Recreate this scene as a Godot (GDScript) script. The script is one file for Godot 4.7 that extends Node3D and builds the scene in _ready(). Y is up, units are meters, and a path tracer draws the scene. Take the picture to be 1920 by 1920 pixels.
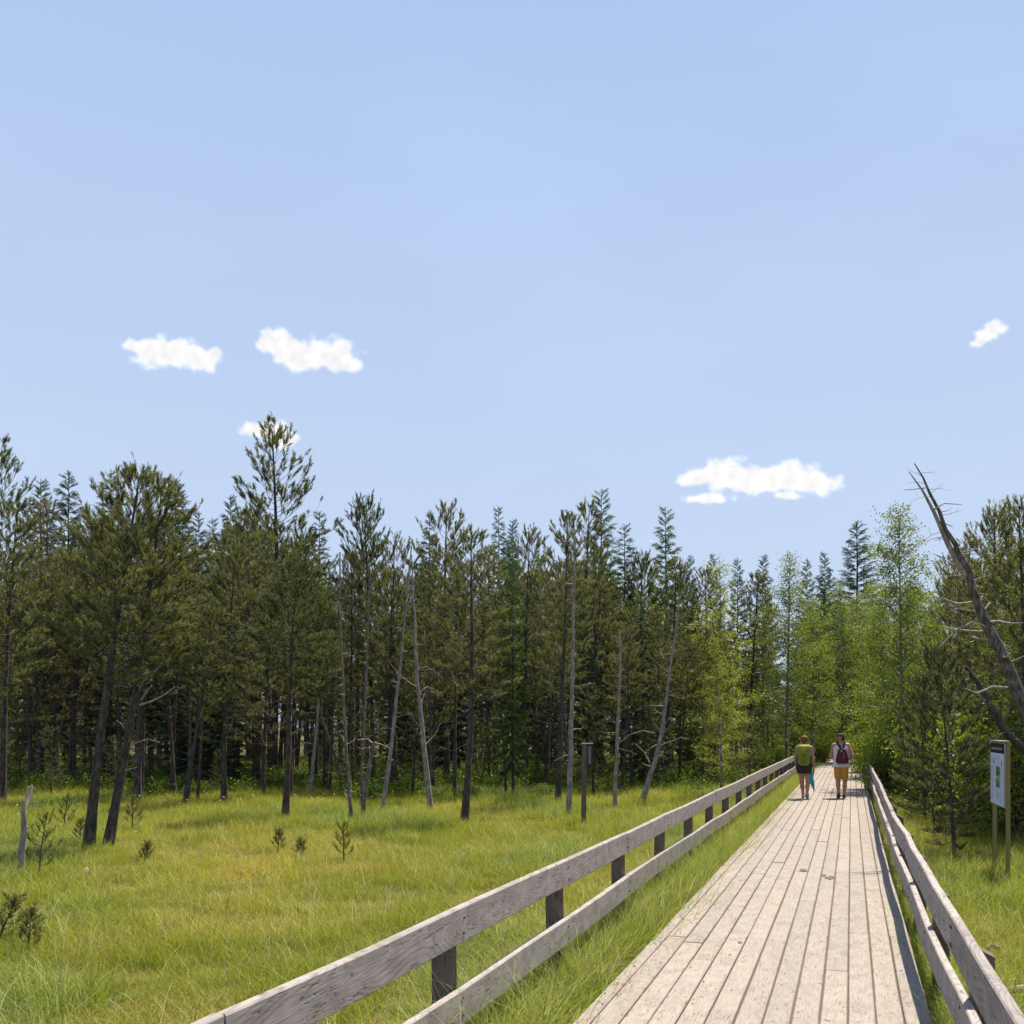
extends Node3D
# A boardwalk across a raised bog, two walkers on it, pines behind. The walk runs along -z, its planks lie at y = 0; the eye is 1.75 m above them.

const F := 1690.0            # focal length in photograph pixels
const CX := 960.0
const HY := 1368.0           # row of the horizon
const VX := 1596.0           # column of the walk's vanishing point
const EYE := Vector3(0, 1.75, 0)
const SUN := Vector3(0.15, 1.0, -0.5)
const SKY_TOP := Color(0.545, 0.68, 0.89)
const SKY_LOW := Color(0.79, 0.855, 0.95)
const SKY_CURVE := 0.75
const SKY_SHARE := 0.54

var yaw := atan2(VX - CX, F)
var fwd := Vector3(-sin(yaw), 0, -cos(yaw))
var rgt := Vector3(cos(yaw), 0, -sin(yaw))
var taken := {}
var mats := {}
var bump_noise := FastNoiseLite.new()
var patch_noise := FastNoiseLite.new()
var tufts := []
var sprays := []
var leaf_sets := []
var protos := {}


func _ready() -> void:
	view_and_light()
	noise_setup()
	materials()
	ground()
	boardwalk()
	fences()
	templates()
	tree_kinds()
	forest()
	dead_trees()
	small_plants()
	grasses()
	sign_board()
	marker_post()
	people()
	for k in protos:
		protos[k].free()


func view_and_light() -> void:
	var cam := Camera3D.new()
	cam.name = "camera"
	cam.set_frustum(0.1 * 1920.0 / F, Vector2(0, 0.1 * (HY - 960.0) / F), 0.1, 3000.0)
	cam.position = EYE
	cam.rotation.y = yaw
	add_child(cam)
	cam.current = true
	var sun := DirectionalLight3D.new()
	sun.name = "sun"
	add_child(sun)
	sun.look_at_from_position(SUN * 50.0, Vector3.ZERO, Vector3.UP)
	sun.light_energy = 1.6
	sun.light_color = Color(1.0, 0.95, 0.87)
	sun.light_angular_distance = 0.5
	sun.shadow_enabled = true
	var sky := Sky.new()
	var sm := ProceduralSkyMaterial.new()
	sm.sky_top_color = SKY_TOP
	sm.sky_horizon_color = SKY_LOW
	sm.sky_curve = SKY_CURVE
	sm.sky_energy_multiplier = 1.0
	sm.ground_bottom_color = Color(0.35, 0.38, 0.25)
	sm.ground_horizon_color = Color(0.5, 0.52, 0.45)
	sm.sun_angle_max = 2.0
	sm.sun_curve = 0.1
	sm.sky_cover = clouds()
	sky.sky_material = sm
	var env := Environment.new()
	env.background_mode = Environment.BG_SKY
	env.sky = sky
	env.background_energy_multiplier = SKY_SHARE
	env.tonemap_mode = Environment.TONE_MAPPER_LINEAR
	env.tonemap_exposure = 1.95
	env.sdfgi_enabled = true
	env.ssao_enabled = true
	env.ssil_enabled = true
	var we := WorldEnvironment.new()
	we.name = "world_environment"
	we.environment = env
	add_child(we)


# the small fair-weather clouds, drawn into the sky's cover by direction
func clouds() -> ImageTexture:
	var w := 4096
	var h := 2048
	# faint high haze all round the sky, then the clouds
	var veil := FastNoiseLite.new()
	veil.seed = 31
	veil.frequency = 2.2
	veil.fractal_octaves = 5
	var im := Image.create(1024, 512, false, Image.FORMAT_RGBA8)
	im.fill(Color(0.46, 0.53, 0.62, 0.0))
	for y in range(20, 250):
		for x in 1024:
			var el := PI / 2 - (y + 0.5) / 512.0 * PI
			var az := (x + 0.5) / 1024.0 * TAU
			var q := veil.get_noise_3d(sin(az) * cos(el), sin(el) * 2.6, -cos(az) * cos(el))
			im.set_pixel(x, y, Color(0.46, 0.53, 0.62, clampf(0.03 + q * 0.14, 0.0, 0.1) * smoothstep(250.0, 200.0, y)))
	im.resize(w, h, Image.INTERPOLATE_BILINEAR)
	var billow := FastNoiseLite.new()
	billow.seed = 5
	billow.frequency = 0.028
	billow.fractal_octaves = 5
	var soft := FastNoiseLite.new()
	soft.seed = 9
	soft.frequency = 0.03
	soft.fractal_octaves = 3
	var banks := [
		[[300, 660, 52, 30], [345, 662, 46, 27], [385, 678, 30, 22], [252, 648, 28, 12], [402, 664, 12, 12]],
		[[522, 642, 38, 32], [565, 664, 55, 32], [625, 664, 48, 30], [660, 684, 24, 16], [500, 645, 20, 20]],
		[[488, 806, 38, 16], [515, 810, 35, 20], [542, 820, 20, 12], [532, 832, 20, 14]],
		[[1368, 892, 52, 32], [1415, 900, 60, 26], [1482, 890, 50, 28], [1532, 906, 44, 26], [1318, 892, 42, 17], [1330, 934, 44, 10], [1474, 929, 26, 8], [1290, 902, 22, 10], [1495, 908, 46, 16], [1440, 905, 50, 16]],
		[[1870, 613, 22, 13], [1848, 628, 26, 14], [1830, 644, 17, 9]],
	]
	var sky_mid := Color(0.745, 0.825, 0.942).srgb_to_linear()
	for bank in banks:
		var u0 := 1e9
		var u1 := -1e9
		var v0 := 1e9
		var v1 := -1e9
		for l in bank:
			u0 = minf(u0, l[0] - l[2] * 1.7)
			u1 = maxf(u1, l[0] + l[2] * 1.7)
			v0 = minf(v0, l[1] - l[3] * 1.8)
			v1 = maxf(v1, l[1] + l[3] * 1.8)
		var c0 := 1e9
		var c1 := -1e9
		var r0 := 1e9
		var r1 := -1e9
		for q in [[u0, v0], [u1, v0], [u0, v1], [u1, v1], [(u0 + u1) / 2, v0], [(u0 + u1) / 2, v1]]:
			var d := ray(q[0], q[1]).normalized()
			var a := atan2(d.x, -d.z) / TAU * w
			var r := acos(d.y) / PI * h
			c0 = minf(c0, a)
			c1 = maxf(c1, a)
			r0 = minf(r0, r)
			r1 = maxf(r1, r)
		for y in range(int(r0) - 1, int(r1) + 2):
			for x in range(int(c0) - 1, int(c1) + 2):
				var el := PI / 2 - (y + 0.5) / h * PI
				var az := (x + 0.5) / w * TAU
				var dir := Vector3(sin(az) * cos(el), sin(el), -cos(az) * cos(el))
				var k := 1.0 / dir.dot(fwd)
				var u := CX + dir.dot(rgt) * k * F
				var v := HY - dir.y * k * F
				var best := -1.0
				for l in bank:
					var q := 1.0 - sqrt(pow((u - l[0]) / l[2], 2) + pow((v - l[1]) / l[3], 2))
					best = maxf(best, q) + (0.12 if q > 0.0 and best > 0.0 else 0.0)
				var dens := best + 0.55 * billow.get_noise_2d(u, v * 1.2) + 0.16
				var alpha := smoothstep(0.0, 0.5, dens) * smoothstep(-0.75, -0.1, best)
				if alpha > 0.004:
					var bright := 0.95 + 0.13 * soft.get_noise_2d(u, v)
					var put := Color(maxf(0, bright - sky_mid.r), maxf(0, bright - sky_mid.g), maxf(0, bright * 1.0 - sky_mid.b)).linear_to_srgb()
					var under := im.get_pixel(posmod(x, w), y)
					put = Color(under.r, under.g, under.b).lerp(put, alpha)
					put.a = lerpf(under.a, 1.0, alpha)
					im.set_pixel(posmod(x, w), y, put)
	return ImageTexture.create_from_image(im)


# ---------------------------------------------------------------- where things are
func ray(u: float, v: float) -> Vector3:
	return fwd + rgt * ((u - CX) / F) + Vector3.UP * ((HY - v) / F)


func at(u: float, v: float, depth: float) -> Vector3:
	return EYE + ray(u, v) * depth


func on_ground(u: float, v: float) -> Vector3:
	var p := EYE + ray(u, v) * (2.05 / ((v - HY) / F))
	p.y = ground_height(p.x, p.z)
	return p


func depth_of(p: Vector3) -> float:
	return (p - EYE).dot(fwd)


func column_of(p: Vector3) -> float:
	return CX + (p - EYE).dot(rgt) / depth_of(p) * F


func ground_height(x: float, z: float) -> float:
	var h := -0.3 + 0.09 * bump_noise.get_noise_2d(x, z) + 0.05 * bump_noise.get_noise_2d(x * 3.1 + 40.0, z * 3.1)
	var off := absf(x + 0.58)
	return lerpf(-0.3, h, smoothstep(1.3, 2.4, off))


func noise_setup() -> void:
	bump_noise.seed = 3
	bump_noise.frequency = 0.12
	patch_noise.seed = 11
	patch_noise.frequency = 0.16
	patch_noise.fractal_octaves = 3


func numbered(called: String) -> String:
	if not taken.has(called):
		taken[called] = 0
		return called
	taken[called] += 1
	return "%s_%03d" % [called, taken[called]]


func thing(called: String, label: String, category: String, pos := Vector3.ZERO, group := "") -> Node3D:
	var o := Node3D.new()
	o.name = numbered(called)
	add_child(o)
	o.position = pos
	tag(o, label, category, group)
	return o


func tag(o: Node, label: String, category: String, group := "", kind := "") -> void:
	o.set_meta("label", label)
	o.set_meta("category", category)
	if group:
		o.set_meta("group", group)
	if kind:
		o.set_meta("kind", kind)


func part(called: String, mesh: Mesh, mat: Material, parent: Node, pos := Vector3.ZERO) -> MeshInstance3D:
	var o := MeshInstance3D.new()
	o.name = numbered(called) if parent == self else called
	o.mesh = mesh
	o.material_override = mat
	o.position = pos
	parent.add_child(o, true)
	return o


# ---------------------------------------------------------------- shapes
class Shape:
	var v := PackedVector3Array()
	var n := PackedVector3Array()
	var t := PackedVector2Array()
	var c := PackedColorArray()

	func tri(a: Vector3, b: Vector3, d: Vector3, na: Vector3, nb: Vector3, nd: Vector3, ta := Vector2.ZERO, tb := Vector2.ZERO, td := Vector2.ZERO) -> void:
		if (b - a).cross(d - a).dot(na + nb + nd) > 0.0:   # front faces run clockwise
			v.append(a); v.append(d); v.append(b)
			n.append(na); n.append(nd); n.append(nb)
			t.append(ta); t.append(td); t.append(tb)
		else:
			v.append(a); v.append(b); v.append(d)
			n.append(na); n.append(nb); n.append(nd)
			t.append(ta); t.append(tb); t.append(td)

	func quad(a: Vector3, b: Vector3, d: Vector3, e: Vector3, normal: Vector3, ta := Vector2.ZERO, tb := Vector2(1, 0), td := Vector2(1, 1), te := Vector2(0, 1)) -> void:
		tri(a, b, d, normal, normal, normal, ta, tb, td)
		tri(a, d, e, normal, normal, normal, ta, td, te)

	# a round tapering limb through points
	func tube(pts: PackedVector3Array, radii: PackedFloat32Array, sides: int, cap := true) -> void:
		var rings := []
		var along := 0.0
		var side := Vector3.RIGHT
		for i in pts.size():
			var d := (pts[mini(i + 1, pts.size() - 1)] - pts[maxi(i - 1, 0)]).normalized()
			side = (side - d * side.dot(d))
			if side.length() < 0.1:
				side = Vector3.BACK - d * d.z
			side = side.normalized()
			var up := d.cross(side)
			if i > 0:
				along += pts[i].distance_to(pts[i - 1])
			var ring := []
			for k in sides + 1:
				var a := TAU * k / sides
				var nn := side * cos(a) + up * sin(a)
				ring.append([pts[i] + nn * radii[i], nn, Vector2(float(k) / sides, along)])
			rings.append(ring)
		for i in pts.size() - 1:
			for k in sides:
				var a = rings[i][k]
				var b = rings[i][k + 1]
				var e = rings[i + 1][k + 1]
				var g = rings[i + 1][k]
				tri(a[0], b[0], e[0], a[1], b[1], e[1], a[2], b[2], e[2])
				tri(a[0], e[0], g[0], a[1], e[1], g[1], a[2], e[2], g[2])
		if cap and sides > 3:
			var last: int = pts.size() - 1
			var d := (pts[last] - pts[last - 1]).normalized()
			for k in sides:
				tri(pts[last], rings[last][k][0], rings[last][k + 1][0], d, d, d)

	# a sawn board with eased edges swept through points: w across, h up
	func board(pts: PackedVector3Array, w: float, h: float, ease: float, shift := Vector2.ZERO, up := Vector3.UP) -> void:
		var x := w / 2
		var y := h / 2
		var sec := [Vector2(-x, -y + ease), Vector2(-x, y - ease), Vector2(-x + ease, y), Vector2(x - ease, y), Vector2(x, y - ease), Vector2(x, -y + ease), Vector2(x - ease, -y), Vector2(-x + ease, -y)]
		var rings := []
		var along := 0.0
		for i in pts.size():
			var d := (pts[mini(i + 1, pts.size() - 1)] - pts[maxi(i - 1, 0)]).normalized()
			var side := d.cross(up).normalized()
			var top := side.cross(d)
			if i > 0:
				along += pts[i].distance_to(pts[i - 1])
			var ring := []
			for s in sec:
				ring.append(pts[i] + side * s.x + top * s.y)
			rings.append([ring, along, side, top, d])
		var around := [0.0]
		for k in 8:
			around.append(around[k] + sec[k].distance_to(sec[(k + 1) % 8]))
		for i in pts.size() - 1:
			var a = rings[i]
			var b = rings[i + 1]
			for k in 8:
				var m: int = (k + 1) % 8
				var e: Vector2 = sec[m] - sec[k]
				var nn: Vector3 = (a[2] * -e.y + a[3] * e.x).normalized()
				quad(a[0][k], a[0][m], b[0][m], b[0][k], nn, Vector2(a[1], around[k]) + shift, Vector2(a[1], around[k + 1]) + shift, Vector2(b[1], around[k + 1]) + shift, Vector2(b[1], around[k]) + shift)
		for q in [[0, -1.0], [pts.size() - 1, 1.0]]:
			var r = rings[q[0]]
			var nn: Vector3 = r[4] * q[1]
			for k in range(1, 7):
				tri(r[0][0], r[0][k], r[0][k + 1], nn, nn, nn, sec[0] + shift, sec[k] + shift, sec[k + 1] + shift)

	func mesh(flat := false) -> ArrayMesh:
		var a := []
		a.resize(Mesh.ARRAY_MAX)
		a[Mesh.ARRAY_VERTEX] = v
		if n.size() == v.size() and not flat:
			a[Mesh.ARRAY_NORMAL] = n
		if t.size() == v.size():
			a[Mesh.ARRAY_TEX_UV] = t
		if c.size() == v.size():
			a[Mesh.ARRAY_COLOR] = c
		var m := ArrayMesh.new()
		m.add_surface_from_arrays(Mesh.PRIMITIVE_TRIANGLES, a)
		return m


func line(a: Vector3, b: Vector3, parts := 1) -> PackedVector3Array:
	var p := PackedVector3Array()
	for i in parts + 1:
		p.append(a.lerp(b, float(i) / parts))
	return p


# ---------------------------------------------------------------- materials
func lin(r: float, g: float, b: float) -> Color:
	return Color(r, g, b).linear_to_srgb()


func plain(called: String, color: Color, rough := 0.8) -> StandardMaterial3D:
	var m := StandardMaterial3D.new()
	m.resource_name = called
	m.albedo_color = color
	m.roughness = rough
	m.metallic_specular = 0.3
	mats[called] = m
	return m


func mottle(sd: int, freq: float, oct: int, stops: Array, size := 512, stretch := 1.0) -> NoiseTexture2D:
	var nz := FastNoiseLite.new()
	nz.seed = sd
	nz.frequency = freq
	nz.fractal_octaves = oct
	var g := Gradient.new()
	var offs := PackedFloat32Array()
	var cols := PackedColorArray()
	for s in stops:
		offs.append(s[0])
		cols.append(s[1])
	g.offsets = offs
	g.colors = cols
	var t := NoiseTexture2D.new()
	t.width = size
	t.height = int(size * stretch)
	t.seamless = true
	t.noise = nz
	t.color_ramp = g
	return t


# sawn timber: growth rings drawn along u, cracks, knots and nail stains. 3.2 m by 0.8 m
func timber(sd: int, light: Color, dark: Color, ring_depth: float, ring_count: float, crack: float, speck: float, blot: float) -> Array:
	var w := 1024
	var h := 256
	var warp := FastNoiseLite.new()
	warp.seed = sd
	warp.frequency = 1.0
	warp.fractal_octaves = 2
	var fine := FastNoiseLite.new()
	fine.seed = sd + 1
	fine.frequency = 1.0
	fine.fractal_octaves = 3
	var rng := RandomNumberGenerator.new()
	rng.seed = sd
	var knots := []
	for i in 9:
		knots.append(Vector3(rng.randf() * 3.2, rng.randf() * 0.8, rng.randf_range(0.006, 0.016)))
	var data := PackedByteArray()
	data.resize(w * h * 3)
	var relief := PackedByteArray()
	relief.resize(w * h)
	for y in h:
		for x in w:
			var a := TAU * x / w
			var px := 3.2 * x / w
			var py := 0.8 * y / h
			# round the seam: sample on a circle
			var ca := cos(a) * 0.51
			var sa := sin(a) * 0.51
			var broad := warp.get_noise_3d(ca * 0.5, sa * 0.5, py * 3.0)
			var t := py * 9.0 + broad * 4.2
			var swirl := 0.0
			for k in knots:
				var dx: float = absf(px - k.x)
				dx = minf(dx, 3.2 - dx)
				var dy: float = py - k.y
				var r := sqrt(dx * dx * 0.03 + dy * dy)
				if r < 0.09:
					t += 1.1 * exp(-r / 0.022)
					if dx * dx * 0.6 + dy * dy < k.z * k.z:
						swirl = 0.55
			var ring := absf(fposmod(t * ring_count, 1.0) * 2.0 - 1.0)
			ring = pow(ring, 3.0)
			var streak := fine.get_noise_3d(ca * 5.0, sa * 5.0, py * 150.0)
			var blotch := fine.get_noise_3d(ca * 5.0 + 31.0, sa * 5.0, py * 7.0)
			var cr := 1.0 - smoothstep(0.0, 0.05, absf(fine.get_noise_3d(ca * 3.0 + 7.0, sa * 3.0, py * 26.0 + 9.0)))
			cr *= smoothstep(-0.05, 0.25, warp.get_noise_3d(ca * 4.0 + 50.0, sa * 4.0, py * 6.0))
			var sp := 1.0 if fine.get_noise_3d(ca * 60.0, sa * 60.0, py * 130.0 + 20.0) > 0.62 else 0.0
			var k := clampf(ring * ring_depth + streak * 0.28 + blotch * blot + swirl + cr * crack + sp * speck + 0.12, 0.0, 1.0)
			var col := light.lerp(dark, k)
			var o := (y * w + x)
			data[o * 3] = int(clampf(col.r, 0, 1) * 255)
			data[o * 3 + 1] = int(clampf(col.g, 0, 1) * 255)
			data[o * 3 + 2] = int(clampf(col.b, 0, 1) * 255)
			relief[o] = int(clampf(0.75 - ring * 0.3 * ring_depth - streak * 0.25 - cr * 0.6, 0, 1) * 255)
	var im := Image.create_from_data(w, h, false, Image.FORMAT_RGB8, data)
	var bm := Image.create_from_data(w, h, false, Image.FORMAT_L8, relief)
	return [ImageTexture.create_from_image(im), ImageTexture.create_from_image(bm)]


func wood(called: String, maps: Array, tint: Color, depth: float, rough := 0.85) -> StandardMaterial3D:
	var m := plain(called, tint, rough)
	m.albedo_texture = maps[0]
	m.uv1_scale = Vector3(1.0 / 3.2, 1.0 / 0.8, 1)
	m.heightmap_enabled = true
	m.heightmap_texture = maps[1]
	m.heightmap_scale = depth
	return m


func bark(called: String, sd: int, light: Color, dark: Color, scale: float) -> StandardMaterial3D:
	var m := plain(called, Color.WHITE, 0.95)
	m.albedo_texture = mottle(sd, 0.02, 4, [[0.25, dark], [0.55, light.lerp(dark, 0.5)], [0.8, light]], 256)
	m.uv1_triplanar = true
	m.uv1_scale = Vector3(scale, scale * 0.3, scale)
	return m


func leafy(called: String, back: Color, rough := 0.55) -> StandardMaterial3D:
	var m := plain(called, Color.WHITE, rough)
	m.vertex_color_use_as_albedo = true
	m.backlight_enabled = true
	m.backlight = back
	m.metallic_specular = 0.35
	m.cull_mode = BaseMaterial3D.CULL_DISABLED
	return m


func materials() -> void:
	var deck := timber(21, lin(0.31, 0.274, 0.243), lin(0.1, 0.08, 0.066), 0.1, 2.0, 0.8, 0.55, 0.16)
	for i in 4:
		var k: float = [1.0, 0.975, 1.02, 0.99][i]
		wood("deck_wood_%d" % i, deck, Color(k, k * [1.0, 1.0, 0.993, 0.997][i], k * [1.0, 1.005, 0.985, 0.99][i]), 0.12)
	var rail := timber(47, lin(0.32, 0.29, 0.272), lin(0.1, 0.087, 0.08), 0.36, 3.0, 0.8, 0.1, 0.32)
	for i in 3:
		var k: float = [1.0, 0.94, 1.05][i]
		wood("rail_wood_%d" % i, rail, Color(k, k, k), 0.18)
	wood("post_wood", rail, Color(0.72, 0.67, 0.63), 0.2)
	bark("pine_bark", 4, lin(0.115, 0.093, 0.08), lin(0.035, 0.03, 0.028), 2.5)
	bark("dead_wood", 6, lin(0.36, 0.32, 0.285), lin(0.15, 0.13, 0.115), 3.0)
	bark("dead_bark", 7, lin(0.24, 0.21, 0.18), lin(0.08, 0.07, 0.06), 3.0)
	bark("old_bark", 9, lin(0.2, 0.172, 0.15), lin(0.05, 0.042, 0.036), 3.5)
	bark("birch_bark", 8, lin(0.45, 0.42, 0.38), lin(0.09, 0.08, 0.07), 2.0)
	leafy("needles", Color(0.88, 0.9, 0.62), 0.4)
	leafy("leaves", Color(0.95, 1.0, 0.5), 0.45)
	leafy("blades", Color(0.95, 1.0, 0.6), 0.5)
	var soil := plain("bog_ground", Color.WHITE, 1.0)
	soil.albedo_texture = mottle(15, 0.012, 5, [[0.2, lin(0.05, 0.045, 0.02)], [0.45, lin(0.09, 0.095, 0.025)], [0.62, lin(0.12, 0.11, 0.03)], [0.8, lin(0.13, 0.085, 0.035)]], 1024)
	soil.uv1_triplanar = true
	soil.uv1_world_triplanar = true
	soil.uv1_scale = Vector3.ONE * 0.22


# ---------------------------------------------------------------- the setting
func ground() -> void:
	var xs := PackedFloat32Array([-1500, -700, -350, -180, -110])
	var x := -80.0
	while x < 60.0:
		xs.append(x)
		x += 0.7 if x > -34.0 and x < 16.0 else 3.0
	xs.append_array(PackedFloat32Array([60, 110, 180, 350, 700, 1500]))
	var zs := PackedFloat32Array([-1500, -700, -350, -200, -130])
	var z := -95.0
	while z < 12.0:
		zs.append(z)
		z += 0.7 if z > -42.0 else 2.0
	zs.append_array(PackedFloat32Array([20, 60, 180, 500, 1500]))
	var st := SurfaceTool.new()
	st.begin(Mesh.PRIMITIVE_TRIANGLES)
	st.set_smooth_group(0)
	for zz in zs:
		for xx in xs:
			st.add_vertex(Vector3(xx, ground_height(xx, zz), zz))
	var w := xs.size()
	for j in zs.size() - 1:
		for i in w - 1:
			var a := j * w + i
			for k in [a, a + 1, a + w + 1, a, a + w + 1, a + w]:
				st.add_index(k)
	st.generate_normals()
	var o := part("ground", st.commit(), mats["bog_ground"], self)
	o.set_meta("kind", "structure")
	o.set_meta("label", "mossy bog ground under the grass and trees")
	o.set_meta("category", "ground")


func boardwalk() -> void:
	var rng := RandomNumberGenerator.new()
	rng.seed = 77
	var walk := Node3D.new()
	walk.name = "boardwalk"
	add_child(walk)
	tag(walk, "pale worn wooden boardwalk of lengthwise planks crossing the bog", "boardwalk", "", "structure")
	var pitch := 0.16
	for col in 13:
		var x := -1.62 + pitch * (col + 0.5) if col > 0 else -1.507
		var d := -2.5 - rng.randf() * 3.5
		while d < 58.0:
			var run := rng.randf_range(3.6, 5.2)
			if d + run > 56.5:
				run = 58.0 - d + rng.randf_range(-0.1, 0.1)
			var lift := rng.randf_range(-0.004, 0.003)
			var pts := PackedVector3Array()
			var steps := maxi(2, int(run / 1.2))
			for i in steps + 1:
				var q := float(i) / steps
				pts.append(Vector3(rng.randf_range(-0.002, 0.002), rng.randf_range(-0.0015, 0.0015), -q * (run - 0.006)))
			var s := Shape.new()
			s.board(pts, (pitch if col > 0 else 0.1) - rng.randf_range(0.008, 0.014), 0.05, 0.006, Vector2(rng.randf() * 3.2, rng.randf() * 0.8))
			part("plank", s.mesh(true), mats["deck_wood_%d" % rng.randi_range(0, 3)], walk, Vector3(x, -0.025 + lift, -d))
			d += run
	# grit trodden into the gaps
	var grit := plain("grit", lin(0.115, 0.09, 0.07), 1.0)
	var gs := Shape.new()
	gs.quad(Vector3(-1.545, -0.02, 4), Vector3(0.452, -0.02, 4), Vector3(0.452, -0.02, -57.8), Vector3(-1.545, -0.02, -57.8), Vector3.UP)
	part("grit_in_gaps", gs.mesh(), grit, walk)
	# spots where the surface has rotted out
	var rot := plain("rotten_wood", lin(0.13, 0.1, 0.075), 1.0)
	for q in [[1506, 1632, 0.05], [1556, 1646, 0.06], [1545, 1642, 0.035], [1388, 1768, 0.02]]:
		var c: Vector3 = EYE + ray(q[0], q[1]) * (1.75 / ((q[1] - HY) / F))
		var rs := Shape.new()
		var ring := []
		for k in 14:
			var a := TAU * k / 14.0
			ring.append(Vector3(cos(a) * q[2], 0, sin(a) * q[2] * 2.2) * rng.randf_range(0.55, 1.2))
		for k in 14:
			rs.tri(Vector3.ZERO, ring[k], ring[(k + 1) % 14], Vector3.UP, Vector3.UP, Vector3.UP)
		part("rotten_patch", rs.mesh(), rot, walk, Vector3(c.x, 0.0065, c.z))
	var js := Shape.new()
	js.board(line(Vector3(-0.98, 0, 0), Vector3(1.02, 0, 0)), 0.12, 0.14, 0.008)
	var jm := js.mesh(true)
	for i in 30:
		part("joist", jm, mats["post_wood"], walk, Vector3(-0.58, -0.128, 1.0 - 2.03 * i))


func left_x(d: float) -> float:
	return -2.07 if d < 34.0 else lerpf(-2.07, -1.66, smoothstep(34.0, 58.0, d))


func right_x(d: float) -> float:
	if d < 9.5:
		return lerpf(0.575, 0.495, smoothstep(1.5, 9.5, d))
	return lerpf(0.495, 0.53, smoothstep(9.5, 50.0, d))


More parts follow.
